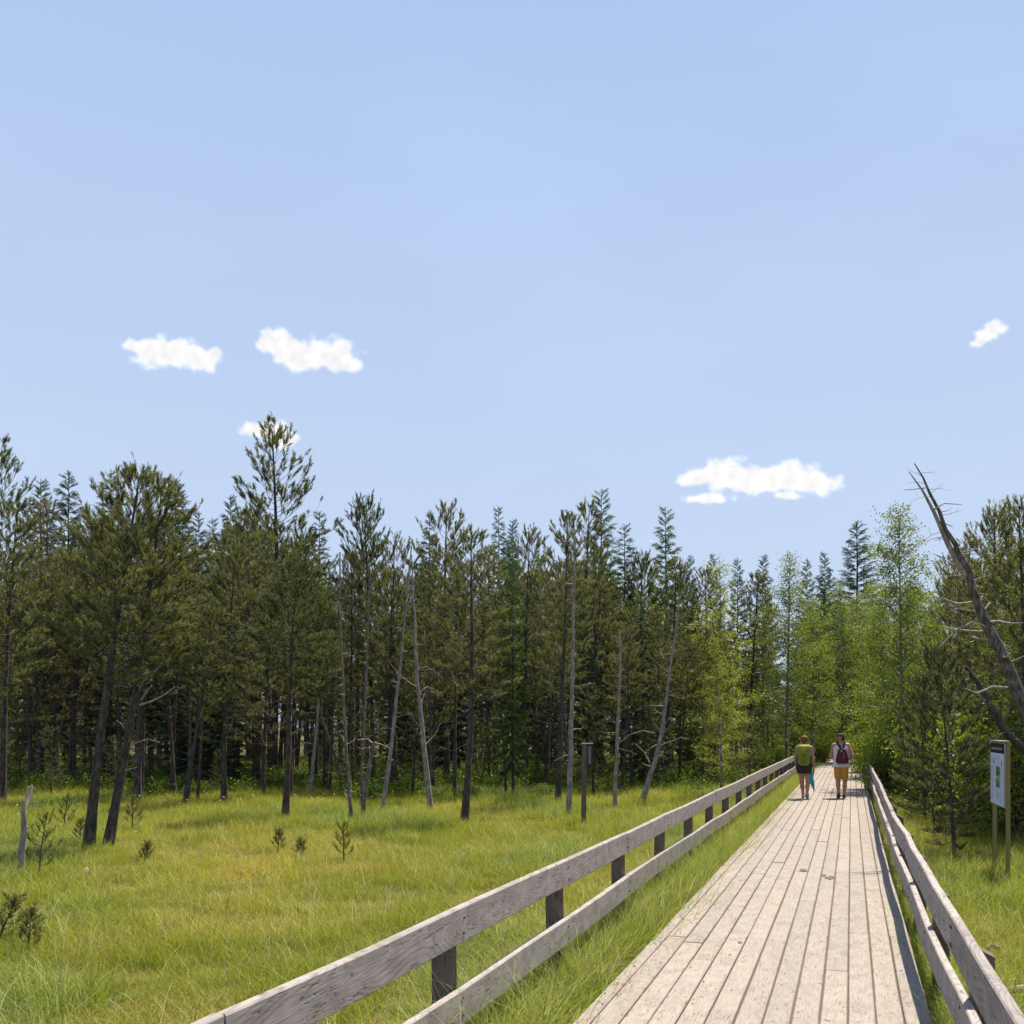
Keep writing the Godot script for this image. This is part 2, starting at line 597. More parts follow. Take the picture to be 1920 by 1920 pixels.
func fences() -> void:
	plain("nail_iron", lin(0.045, 0.038, 0.034), 0.7)
	var ns := Shape.new()
	ns.tube(PackedVector3Array([Vector3(-0.004, 0, 0), Vector3(0.004, 0, 0)]), PackedFloat32Array([0.0075, 0.0075]), 8)
	for k in 8:
		var a0 := TAU * k / 8.0
		var a1 := TAU * (k + 1) / 8.0
		ns.tri(Vector3(-0.004, 0, 0), Vector3(-0.004, cos(a0) * 0.0075, sin(a0) * 0.0075), Vector3(-0.004, cos(a1) * 0.0075, sin(a1) * 0.0075), Vector3.LEFT, Vector3.LEFT, Vector3.LEFT)
	var nail := ns.mesh()
	for side in 2:
		var rng := RandomNumberGenerator.new()
		rng.seed = 100 + side
		var label: String = ["weathered grey two-rail wooden fence between open bog and boardwalk", "weathered grey two-rail wooden fence on the information sign's side of boardwalk"][side]
		var f := thing("wooden_fence", label, "fence")
		var ds := PackedFloat32Array()
		var d := (-1.45 if side == 0 else -2.6)
		while d < 58.5:
			ds.append(d)
			d += 2.03 if side == 0 else 2.0
		var jig_top := PackedVector2Array()
		var jig_low := PackedVector2Array()
		for i in ds.size():
			var calm := 1.0 if ds[i] < 12.0 else 0.6
			jig_top.append(Vector2(rng.randf_range(-0.018, 0.018), rng.randf_range(-0.018, 0.018)) * calm)
			jig_low.append(Vector2(rng.randf_range(-0.018, 0.018), rng.randf_range(-0.02, 0.02)) * calm)
		var out := -1.0 if side == 0 else 1.0       # away from the walk
		for i in ds.size():
			var fx := left_x(ds[i]) if side == 0 else right_x(ds[i])
			var top := (0.735 if side == 0 else 0.59 + rng.randf_range(-0.015, 0.015))
			var px := fx + out * (0.025 + 0.0575 + (0.035 if side == 1 else 0.0))
			var s := Shape.new()
			var wdt := 0.112
			var bot := -0.75
			s.board(PackedVector3Array([Vector3(0, bot, 0), Vector3(0, top - 0.06, 0)]), wdt, wdt, 0.008, Vector2(rng.randf() * 3.0, rng.randf()), Vector3(0, 0, -1))
			# the slanting cut top
			var hw := wdt / 2 - 0.001
			var lo := top - 0.0605
			var hi_in := top
			var hi_out := top - 0.055
			var xi := -out * hw
			var xo := out * hw
			var a := [Vector3(xi, lo, -hw), Vector3(xo, lo, -hw), Vector3(xo, lo, hw), Vector3(xi, lo, hw)]
			var b := [Vector3(xi, hi_in, -hw), Vector3(xo, hi_out, -hw), Vector3(xo, hi_out, hw), Vector3(xi, hi_in, hw)]
			for k in 4:
				var m := (k + 1) % 4
				var mid: Vector3 = (a[k] + a[m]) / 2
				mid.y = 0
				s.quad(a[k], a[m], b[m], b[k], mid.normalized(), Vector2(0.1, 0), Vector2(0.1, 0.1), Vector2(0.17, 0.1), Vector2(0.17, 0))
			s.quad(b[0], b[1], b[2], b[3], Vector3(out * 0.45, 0.9, 0).normalized(), Vector2(0, 0), Vector2(0.1, 0), Vector2(0.1, 0.1), Vector2(0, 0.1))
			var post := part("post", s.mesh(true), mats["post_wood"], f, Vector3(px, 0, -ds[i]))
			post.rotation = Vector3(rng.randf_range(-0.012, 0.012), rng.randf_range(-0.03, 0.03), rng.randf_range(-0.012, 0.012))
		for level in 2:
			var cy: float = [0.65, 0.205][level]
			var lean_out := 0.03 if side == 1 and level == 1 else 0.0
			var first := 2 if level == 0 else 2
			if side == 1:
				first = 1 if level == 0 else 3
			var i := 0
			while i < ds.size() - 1:
				var nxt := mini(ds.size() - 1, (i + 3 if i >= first else first))
				if nxt == i:
					nxt = i + 1
				var pts := PackedVector3Array()
				for k in range(i, nxt + 1):
					var jg: Vector2 = (jig_top if level == 0 else jig_low)[k]
					var fx := left_x(ds[k]) if side == 0 else right_x(ds[k])
					var dd := ds[k]
					if k == i and i > 0:
						dd += 0.004
						jg += Vector2(rng.randf_range(-0.004, 0.004), rng.randf_range(-0.008, 0.008))
					elif k == nxt and nxt < ds.size() - 1:
						dd -= 0.004
					pts.append(Vector3(fx + jg.x + lean_out, cy + jg.y, -dd))
					if k < nxt:
						var jn: Vector2 = (jig_top if level == 0 else jig_low)[k + 1]
						var fm := left_x(ds[k] + 1) if side == 0 else right_x(ds[k] + 1)
						pts.append(Vector3(fm + lean_out + (jg.x + jn.x) / 2 + rng.randf_range(-0.008, 0.008), cy + (jg.y + jn.y) / 2 + rng.randf_range(-0.008, 0.004), -(ds[k] + ds[k + 1]) / 2))
				var s := Shape.new()
				s.board(pts, 0.05, 0.2 + rng.randf_range(-0.006, 0.006), 0.007, Vector2(rng.randf() * 3.2, rng.randf() * 0.8))
				var board := part("rail", s.mesh(true), mats["rail_wood_%d" % rng.randi_range(0, 2)], f)
				for k in range(i, nxt + 1):
					if ds[k] > 1.0 and ds[k] < 17.0:
						var jg: Vector2 = (jig_top if level == 0 else jig_low)[k]
						var fx := (left_x(ds[k]) if side == 0 else right_x(ds[k])) + lean_out
						for m in 2:
							var nd := ds[k] + (0.03 if k == i else (-0.03 if k == nxt else 0.0))
							part("nail", nail, mats["nail_iron"], board, Vector3(fx + jg.x - out * 0.0265, cy + jg.y + (0.045 if m else -0.05) + rng.randf_range(-0.01, 0.01), -nd + rng.randf_range(-0.008, 0.008)))
				i = nxt


# ---------------------------------------------------------------- foliage pieces
func templates() -> void:
	var rng := RandomNumberGenerator.new()
	rng.seed = 5
	# a pine shoot: needles all round a twig that points along y
	for k in 6:
		var p := PackedVector3Array()
		for i in 22:
			var y := lerpf(-0.02, 0.12, (i + rng.randf()) / 22.0)
			var a := rng.randf() * TAU
			var rad := Vector3(cos(a), 0, sin(a))
			var lean := rng.randf_range(0.5, 1.15)
			var d := (Vector3.UP * cos(lean) + rad * sin(lean))
			var side := d.cross(Vector3(rng.randf() - 0.5, rng.randf() - 0.5, rng.randf() - 0.5)).normalized() * 0.0056
			var root := Vector3(0, y, 0)
			var tip := root + d * rng.randf_range(0.05, 0.08)
			p.append(root - side); p.append(root + side); p.append(tip)
		tufts.append(p)
	# a spruce spray: a flat, slightly drooping fan along y
	for k in 5:
		var p := PackedVector3Array()
		for i in 14:
			var y := lerpf(0.0, 0.3, (i + rng.randf()) / 14.0)
			var s := -1.0 if i % 2 else 1.0
			var d := Vector3(s * rng.randf_range(0.5, 1.0), rng.randf_range(0.5, 1.0), rng.randf_range(-0.5, 0.25)).normalized()
			var side := d.cross(Vector3(0.2, rng.randf() - 0.5, 1)).normalized() * 0.014
			var root := Vector3(0, y, 0)
			p.append(root - side); p.append(root + side); p.append(root + d * rng.randf_range(0.07, 0.15))
		sprays.append(p)
	# a handful of birch leaves on thin stalks
	for k in 6:
		var p := PackedVector3Array()
		for i in 9:
			var c := Vector3(rng.randf_range(-1, 1), rng.randf_range(-0.9, 0.9), rng.randf_range(-1, 1)) * 0.11
			var d := Vector3(rng.randf_range(-1, 1), rng.randf_range(-1.2, 0.3), rng.randf_range(-1, 1)).normalized()
			var side := d.cross(Vector3(rng.randf() - 0.5, rng.randf() - 0.5, rng.randf() - 0.5)).normalized()
			var nrm := side.cross(d)
			var l := rng.randf_range(0.036, 0.055)
			var a := c
			var b := c + d * l
			var e := c + d * l * 0.4 + side * l * 0.36 + nrm * l * 0.08
			var g := c + d * l * 0.4 - side * l * 0.36 + nrm * l * 0.08
			p.append(a); p.append(e); p.append(b)
			p.append(a); p.append(b); p.append(g)
		leaf_sets.append(p)


func sprig(s: Shape, set_: Array, rng: RandomNumberGenerator, pos: Vector3, dir: Vector3, size: float, color: Color) -> void:
	var y := dir.normalized()
	var x := y.cross(Vector3(rng.randf() - 0.5, rng.randf() - 0.5, rng.randf() - 0.5)).normalized()
	var t := Transform3D(Basis(x, y, x.cross(y)).scaled_local(Vector3.ONE * size), pos)
	var p: PackedVector3Array = set_[rng.randi() % set_.size()]
	s.v.append_array(t * p)
	var c := PackedColorArray()
	c.resize(p.size())
	c.fill(color)
	s.c.append_array(c)


func shade_of(rng: RandomNumberGenerator, a: Color, b: Color) -> Color:
	var c := a.lerp(b, rng.randf())
	var k := rng.randf_range(0.8, 1.2)
	return Color(c.r * k, c.g * k, c.b * k)


func trunk_path(rng: RandomNumberGenerator, h: float, wob: float, steps := 9) -> PackedVector3Array:
	var p := PackedVector3Array()
	var a := rng.randf() * TAU
	var b := rng.randf() * TAU
	for i in steps + 1:
		var t := float(i) / steps
		p.append(Vector3(sin(a + t * 3.4) - sin(a), 0, sin(b + t * 2.9) - sin(b)) * wob * h + Vector3(0, h * t - (0.25 if i == 0 else 0.0), 0))
	return p


func along(p: PackedVector3Array, t: float) -> Vector3:
	var q := clampf(t, 0, 1) * (p.size() - 1)
	var i := mini(int(q), p.size() - 2)
	return p[i].lerp(p[i + 1], q - i)


# style: base = where the crown begins, spread = crown radius / height, thick = branches, colours
func make_pine(sd: int, h: float, base: float, spread: float, thick: int, ca: Color, cb: Color, snags: int, girth := 0.011, twig_mult := 1.0, top_round := 0.5) -> Node3D:
	var rng := RandomNumberGenerator.new()
	rng.seed = sd
	var root := Node3D.new()
	var w := Shape.new()
	var f := Shape.new()
	var path := trunk_path(rng, h, 0.012)
	var rad := PackedFloat32Array()
	for i in path.size():
		var t := float(i) / (path.size() - 1)
		rad.append(h * girth * (1.0 - 0.88 * t) + (h * girth * 0.35 if i == 0 else 0.0))
	w.tube(path, rad, 8)
	for i in thick:
		var s := (i + rng.randf()) / thick
		s = pow(s, 0.85)
		var t := lerpf(base, 0.985, s)
		var from := along(path, t)
		var az := i * 2.39996 + rng.randf_range(-0.5, 0.5)
		var full := pow(1.0 - pow(s, 2.2), 0.8) * (1.0 - top_round) + top_round * sqrt(maxf(0.0, 1.0 - pow(s * 1.6 - 0.6, 2)) + 0.02)
		var low_end := smoothstep(-0.05, 0.22, s)
		var ln := h * spread * full * lerpf(0.55, 1.0, low_end) * rng.randf_range(0.5, 1.18)
		ln = maxf(ln, h * 0.022)
		var pitch := lerpf(-0.2, 0.8, pow(s, 1.5)) + rng.randf_range(-0.3, 0.3)
		var out := Vector3(cos(az), 0, sin(az))
		var bp := PackedVector3Array()
		var br := PackedFloat32Array()
		for k in 5:
			var q := k / 4.0
			bp.append(from + out * ln * (cos(pitch) * q) + Vector3.UP * ln * (sin(pitch) * q + 0.28 * q * q) + Vector3(rng.randf() - 0.5, 0, rng.randf() - 0.5) * ln * 0.1 * q)
			br.append(lerpf(h * girth * 0.22 * (1.15 - t), 0.004, q))
		w.tube(bp, br, 3, false)
		var twigs := int(maxf(3.0, ln / (h * 0.014) * 0.9) * twig_mult)
		for k in twigs:
			var q := lerpf(0.36, 1.0, pow(rng.randf(), 0.75)) if k > 0 else 1.0
			if s < 0.12 and rng.randf() < 0.35:
				continue
			var p0 := along(bp, q)
			var bd := (bp[4] - bp[2]).normalized()
			var sd_ := out.cross(Vector3.UP) * (1.0 if rng.randf() < 0.5 else -1.0)
			var td := (bd * rng.randf_range(0.4, 1.0) + sd_ * rng.randf_range(0.0, 0.9) + Vector3.UP * rng.randf_range(-0.05, 0.65)).normalized()
			var tl := h * rng.randf_range(0.012, 0.042)
			var p1 := p0 + td * tl + Vector3.UP * tl * 0.25
			w.tube(PackedVector3Array([p0, p1]), PackedFloat32Array([0.0042, 0.0028]), 3, false)
			var col := shade_of(rng, ca, cb)
			for m in rng.randi_range(3, 6):
				var g := rng.randf_range(0.35, 1.0)
				var nd := (td + Vector3.UP * rng.randf_range(0.1, 1.0) + Vector3(rng.randf() - 0.5, 0, rng.randf() - 0.5) * 0.9).normalized()
				sprig(f, tufts, rng, p0.lerp(p1, g), nd, h / 7.0 * rng.randf_range(0.54, 0.84), col)
	for i in snags:
		var t := rng.randf_range(0.12, base + 0.18)
		dead_limb(w, rng, along(path, t), rng.randf() * TAU, h * rng.randf_range(0.03, 0.12), 0.007)
	part("trunk", w.mesh(), mats["pine_bark"], root)
	part("crown", f.mesh(true), mats["needles"], root)
	return root


func dead_limb(s: Shape, rng: RandomNumberGenerator, from: Vector3, az: float, ln: float, r: float, droop := 0.0) -> void:
	var out := Vector3(cos(az), 0, sin(az))
	var pitch := rng.randf_range(-0.35, 0.6) + droop
	var bend := rng.randf_range(-0.7, 0.6)
	var p := PackedVector3Array()
	var rr := PackedFloat32Array()
	var n := 6
	for k in n:
		var q := float(k) / (n - 1)
		p.append(from + (out * cos(pitch) * q + Vector3.UP * (sin(pitch) * q + bend * q * q * 0.6)) * ln + Vector3(rng.randf() - 0.5, rng.randf() - 0.5, rng.randf() - 0.5) * ln * 0.09 * q)
		rr.append(r * (1.05 - 0.85 * q))
	s.tube(p, rr, 4, false)
	for k in rng.randi_range(0, 3):
		var q := rng.randf_range(0.3, 0.9)
		var b := along(p, q)
		var td := (out * rng.randf_range(0.1, 0.8) + out.cross(Vector3.UP) * rng.randf_range(-1, 1) + Vector3.UP * rng.randf_range(-0.6, 0.7)).normalized()
		var m := b + td * ln * 0.16
		s.tube(PackedVector3Array([b, m, m + (td + Vector3.UP * rng.randf_range(-0.6, 0.6)).normalized() * ln * 0.14]), PackedFloat32Array([r * 0.5, r * 0.38, r * 0.2]), 3, false)


func make_spruce(sd: int, h: float, spread: float, thick: int, ca: Color, cb: Color, bare := 0.1) -> Node3D:
	var rng := RandomNumberGenerator.new()
	rng.seed = sd
	var root := Node3D.new()
	var w := Shape.new()
	var f := Shape.new()
	var path := trunk_path(rng, h, 0.004)
	var rad := PackedFloat32Array()
	for i in path.size():
		rad.append(h * 0.011 * (1.02 - float(i) / (path.size() - 1)))
	w.tube(path, rad, 7)
	for i in thick:
		var s := (i + rng.randf()) / thick
		var t := lerpf(bare, 0.995, s)
		var from := along(path, t)
		var az := i * 2.39996 + rng.randf_range(-0.4, 0.4)
		var ln := h * spread * (pow(1.0 - s, 0.72) + 0.02) * rng.randf_range(0.65, 1.15)
		var pitch := lerpf(-0.35, 0.75, pow(s, 1.5))
		var out := Vector3(cos(az), 0, sin(az))
		var bp := PackedVector3Array()
		for k in 5:
			var q := k / 4.0
			bp.append(from + out * ln * cos(pitch) * q + Vector3.UP * ln * (sin(pitch) * q - 0.22 * q * (1.0 - q) + 0.12 * q * q))
		w.tube(bp, PackedFloat32Array([0.02, 0.016, 0.012, 0.008, 0.004]), 3, false)
		var n := maxi(3, int(ln / (h * 0.0026)))
		for k in n:
			var q := lerpf(0.12, 1.0, (k + rng.randf()) / n)
			var sd_ := out.cross(Vector3.UP) * (1.0 if k % 2 else -1.0)
			var td := (out * 0.8 + sd_ * rng.randf_range(0.1, 1.0) * (1.05 - q * 0.6) + Vector3.UP * rng.randf_range(-0.55, 0.15)).normalized()
			if s > 0.93:
				td = (td + Vector3.UP * 0.8).normalized()
			sprig(f, sprays, rng, along(bp, q), td, h / 12.0 * rng.randf_range(0.75, 1.35) * (1.0 - 0.3 * s), shade_of(rng, ca, cb))
	for k in 10:
		sprig(f, sprays, rng, Vector3(path[9].x, h * (1.0 - 0.004 * k), path[9].z), Vector3(rng.randf() - 0.5, 1.2, rng.randf() - 0.5), h / 12.0 * 0.42, shade_of(rng, ca, cb))
	part("trunk", w.mesh(), mats["pine_bark"], root)
	part("crown", f.mesh(true), mats["needles"], root)
	return root


func make_birch(sd: int, h: float, base: float, spread: float, thick: int, ca: Color, cb: Color, girth := 0.008, fill := 1.0) -> Node3D:
	var rng := RandomNumberGenerator.new()
	rng.seed = sd
	var root := Node3D.new()
	var w := Shape.new()
	var f := Shape.new()
	var path := trunk_path(rng, h, 0.015)
	var rad := PackedFloat32Array()
	for i in path.size():
		rad.append(h * girth * (1.03 - float(i) / (path.size() - 1)))
	w.tube(path, rad, 7)
	for i in thick:
		var s := (i + rng.randf()) / thick
		var t := lerpf(base, 0.97, s)
		var from := along(path, t)
		var az := i * 2.39996 + rng.randf_range(-0.6, 0.6)
		var ln := h * spread * (0.35 + 0.65 * sin(PI * pow(clampf(s * 0.9 + 0.12, 0, 1), 0.75))) * rng.randf_range(0.55, 1.25)
		if s > 0.8:
			ln *= 0.75
		var pitch := rng.randf_range(0.35, 0.95)
		var out := Vector3(cos(az), 0, sin(az))
		var bp := PackedVector3Array()
		for k in 5:
			var q := k / 4.0
			bp.append(from + out * ln * cos(pitch) * q + Vector3.UP * ln * (sin(pitch) * q - 0.25 * q * q) + Vector3(rng.randf() - 0.5, rng.randf() - 0.5, rng.randf() - 0.5) * ln * 0.12 * q)
		w.tube(bp, PackedFloat32Array([h * girth * 0.3, h * girth * 0.22, h * girth * 0.15, h * girth * 0.1, 0.003]), 3, false)
		var n := int(maxf(4.0, ln / (h * 0.0095)) * fill)
		for k in n:
			var q := pow(rng.randf(), 0.6)
			var p0 := along(bp, q)
			var td := Vector3(rng.randf_range(-1, 1), rng.randf_range(-0.9, 0.8), rng.randf_range(-1, 1)).normalized()
			var p1 := p0 + td * h * rng.randf_range(0.0, 0.04)
			if k % 3 == 0:
				w.tube(PackedVector3Array([p0, p1]), PackedFloat32Array([0.004, 0.002]), 3, false)
			sprig(f, leaf_sets, rng, p1, td, h / 7.0 * rng.randf_range(0.8, 1.2), shade_of(rng, ca, cb))
	part("trunk", w.mesh(), mats["birch_bark"], root)
	part("crown", f.mesh(true), mats["leaves"], root)
	return root


# a leafy bush: stems fanning from the ground
func make_bush(sd: int, h: float, spread: float, stems: int, ca: Color, cb: Color, per_stem := 26) -> Node3D:
	var rng := RandomNumberGenerator.new()
	rng.seed = sd
	var root := Node3D.new()
	var w := Shape.new()
	var f := Shape.new()
	for i in stems:
		var az := i * 2.39996 + rng.randf_range(-0.4, 0.4)
		var reach := sqrt((i + 0.5) / stems) * spread * rng.randf_range(0.7, 1.1)
		var tall := h * rng.randf_range(0.65, 1.0) * (1.0 - 0.35 * reach / spread)
		var out := Vector3(cos(az), 0, sin(az))
		var bp := PackedVector3Array()
		for k in 5:
			var q := k / 4.0
			bp.append(out * reach * (0.15 + 0.85 * pow(q, 1.4)) + Vector3.UP * (tall * q - (0.15 if k == 0 else 0.0)) + Vector3(rng.randf() - 0.5, 0, rng.randf() - 0.5) * 0.1 * q)
		w.tube(bp, PackedFloat32Array([0.014, 0.012, 0.009, 0.006, 0.003]), 4, false)
		for k in per_stem:
			var q := pow(rng.randf_range(0.03, 1.0), 0.7)
			var p0 := along(bp, q) + Vector3(rng.randf_range(-1, 1), rng.randf_range(-0.6, 0.6), rng.randf_range(-1, 1)) * spread * 0.26
			p0.y = maxf(p0.y, 0.03)
			sprig(f, leaf_sets, rng, p0, Vector3(rng.randf_range(-1, 1), rng.randf_range(-1, 1), rng.randf_range(-1, 1)), rng.randf_range(0.8, 1.25), shade_of(rng, ca, cb))
	part("stems", w.mesh(), mats["dead_bark"], root)
	part("foliage", f.mesh(true), mats["leaves"], root)
	return root


func tree_kinds() -> void:
	var olive_a := Color(0.105, 0.12, 0.05)
	var olive_b := Color(0.225, 0.222, 0.095)
	var dark_a := Color(0.058, 0.088, 0.034)
	var dark_b := Color(0.13, 0.158, 0.06)
	var dry_a := Color(0.15, 0.132, 0.072)
	var dry_b := Color(0.25, 0.215, 0.115)
	protos["pine_round"] = make_pine(1, 7.0, 0.46, 0.155, 95, dark_a, dark_b, 10, 0.0135, 1.75, 0.65)
	protos["pine_open"] = make_pine(2, 7.0, 0.36, 0.155, 78, olive_a, olive_b, 18, 0.0125, 1.45)
	protos["pine_slim"] = make_pine(3, 7.0, 0.4, 0.12, 74, olive_a, olive_b, 20, 0.011, 1.5)
	protos["pine_dry"] = make_pine(4, 7.0, 0.22, 0.155, 92, dry_a, dry_b, 30, 0.011, 1.1)
	protos["pine_dense"] = make_pine(5, 7.0, 0.24, 0.17, 105, olive_a, olive_b, 16, 0.012, 1.5, 0.4)
	protos["pine_peak"] = make_pine(6, 9.0, 0.3, 0.155, 105, dark_a, olive_b, 14, 0.0115, 1.3, 0.02)
	protos["pine_leaning"] = make_pine(7, 7.0, 0.43, 0.16, 82, olive_a, olive_b, 24, 0.0145, 1.7, 0.6)
	protos["pine_low"] = make_pine(9, 5.0, 0.03, 0.2, 90, dark_a, olive_b, 6, 0.011, 1.25, 0.3)
	protos["pine_pole"] = make_pine(10, 7.0, 0.55, 0.11, 60, olive_a, olive_b, 28, 0.0092, 1.6, 0.5)
	protos["pine_bushy"] = make_pine(19, 3.0, 0.02, 0.27, 130, dark_a, olive_b, 6, 0.011, 1.9, 0.5)
	protos["young_pine"] = make_pine(8, 3.2, 0.04, 0.24, 75, Color(0.075, 0.1, 0.036), Color(0.16, 0.185, 0.065), 4, 0.012, 1.7, 0.2)
	protos["spruce"] = make_spruce(11, 12.0, 0.155, 140, Color(0.026, 0.05, 0.032), Color(0.05, 0.082, 0.045))
	protos["spruce_thin"] = make_spruce(12, 12.0, 0.105, 100, Color(0.036, 0.065, 0.035), Color(0.07, 0.105, 0.05), 0.25)
	protos["spruce_fresh"] = make_spruce(13, 12.0, 0.15, 120, Color(0.045, 0.09, 0.028), Color(0.095, 0.16, 0.045))
	protos["birch"] = make_birch(14, 7.0, 0.14, 0.2, 95, Color(0.145, 0.19, 0.036), Color(0.24, 0.275, 0.06), 0.008, 1.6)
	protos["birch_tall"] = make_birch(15, 7.0, 0.2, 0.18, 90, Color(0.15, 0.19, 0.045), Color(0.23, 0.265, 0.07), 0.008, 1.5)
	protos["birch_gold"] = make_birch(16, 5.0, 0.12, 0.16, 56, Color(0.23, 0.26, 0.03), Color(0.33, 0.33, 0.05), 0.007, 1.6)
	protos["bush"] = make_bush(17, 1.6, 0.9, 26, Color(0.14, 0.19, 0.034), Color(0.24, 0.275, 0.055), 34)
	protos["bush_low"] = make_bush(18, 0.75, 0.6, 16, Color(0.08, 0.125, 0.028), Color(0.15, 0.19, 0.045), 20)


# a copy of a kind, its foot at p, as tall as asked, leaning sideways by `lean` degrees seen from the walk
func plant(kind: String, called: String, p: Vector3, tall: float, kind_h: float, turn: float, lean: float, label: String, category: String, group := "", wide := 1.0) -> Node3D:
	var o: Node3D = protos[kind].duplicate()
	o.name = numbered(called)
	add_child(o)
	var s := tall / kind_h
	o.basis = Basis(fwd, deg_to_rad(lean)) * Basis(Vector3.UP, turn) * Basis.from_scale(Vector3(s * wide, s, s * wide))
	o.position = p
	tag(o, label, category, group)
	return o


# foot seen at (u, v), top at (ut, vt)
func plant_seen(kind: String, called: String, kind_h: float, u: float, v: float, ut: float, vt: float, turn: float, label: String, category := "tree", group := "", wide := 1.0) -> Node3D:
	var p := on_ground(u, v)
	var d := depth_of(p)
	var up := (v - vt) / F * d
	var off := (ut - u) / F * d
	return plant(kind, called, p, sqrt(up * up + off * off), kind_h, turn, rad_to_deg(atan2(off, up)), label, category, group, wide)


func plant_far(kind: String, called: String, kind_h: float, u: float, depth: float, vt: float, turn: float, label: String, category := "tree", group := "", wide := 1.0) -> Node3D:
	var v := HY + 2.05 * F / depth
	return plant_seen(kind, called, kind_h, u, v, u, vt, turn, label, category, group, wide)


func skyline(u: float) -> float:
	var pts := [[-300, 900], [0, 960], [80, 930], [170, 930], [240, 915], [320, 940], [380, 985], [430, 960], [480, 900], [560, 930], [600, 1010], [680, 985], [760, 1030], [845, 985], [960, 1000], [1060, 1010], [1120, 990], [1200, 1040], [1260, 1010], [1330, 1060], [1420, 1070], [1560, 1075], [1610, 1040], [1700, 1010], [1800, 1000], [1900, 980], [2300, 950]]
	for i in pts.size() - 1:
		if u <= pts[i + 1][0]:
			return lerpf(pts[i][1], pts[i + 1][1], clampf((u - pts[i][0]) / (pts[i + 1][0] - pts[i][0]), 0, 1))
	return 960.0


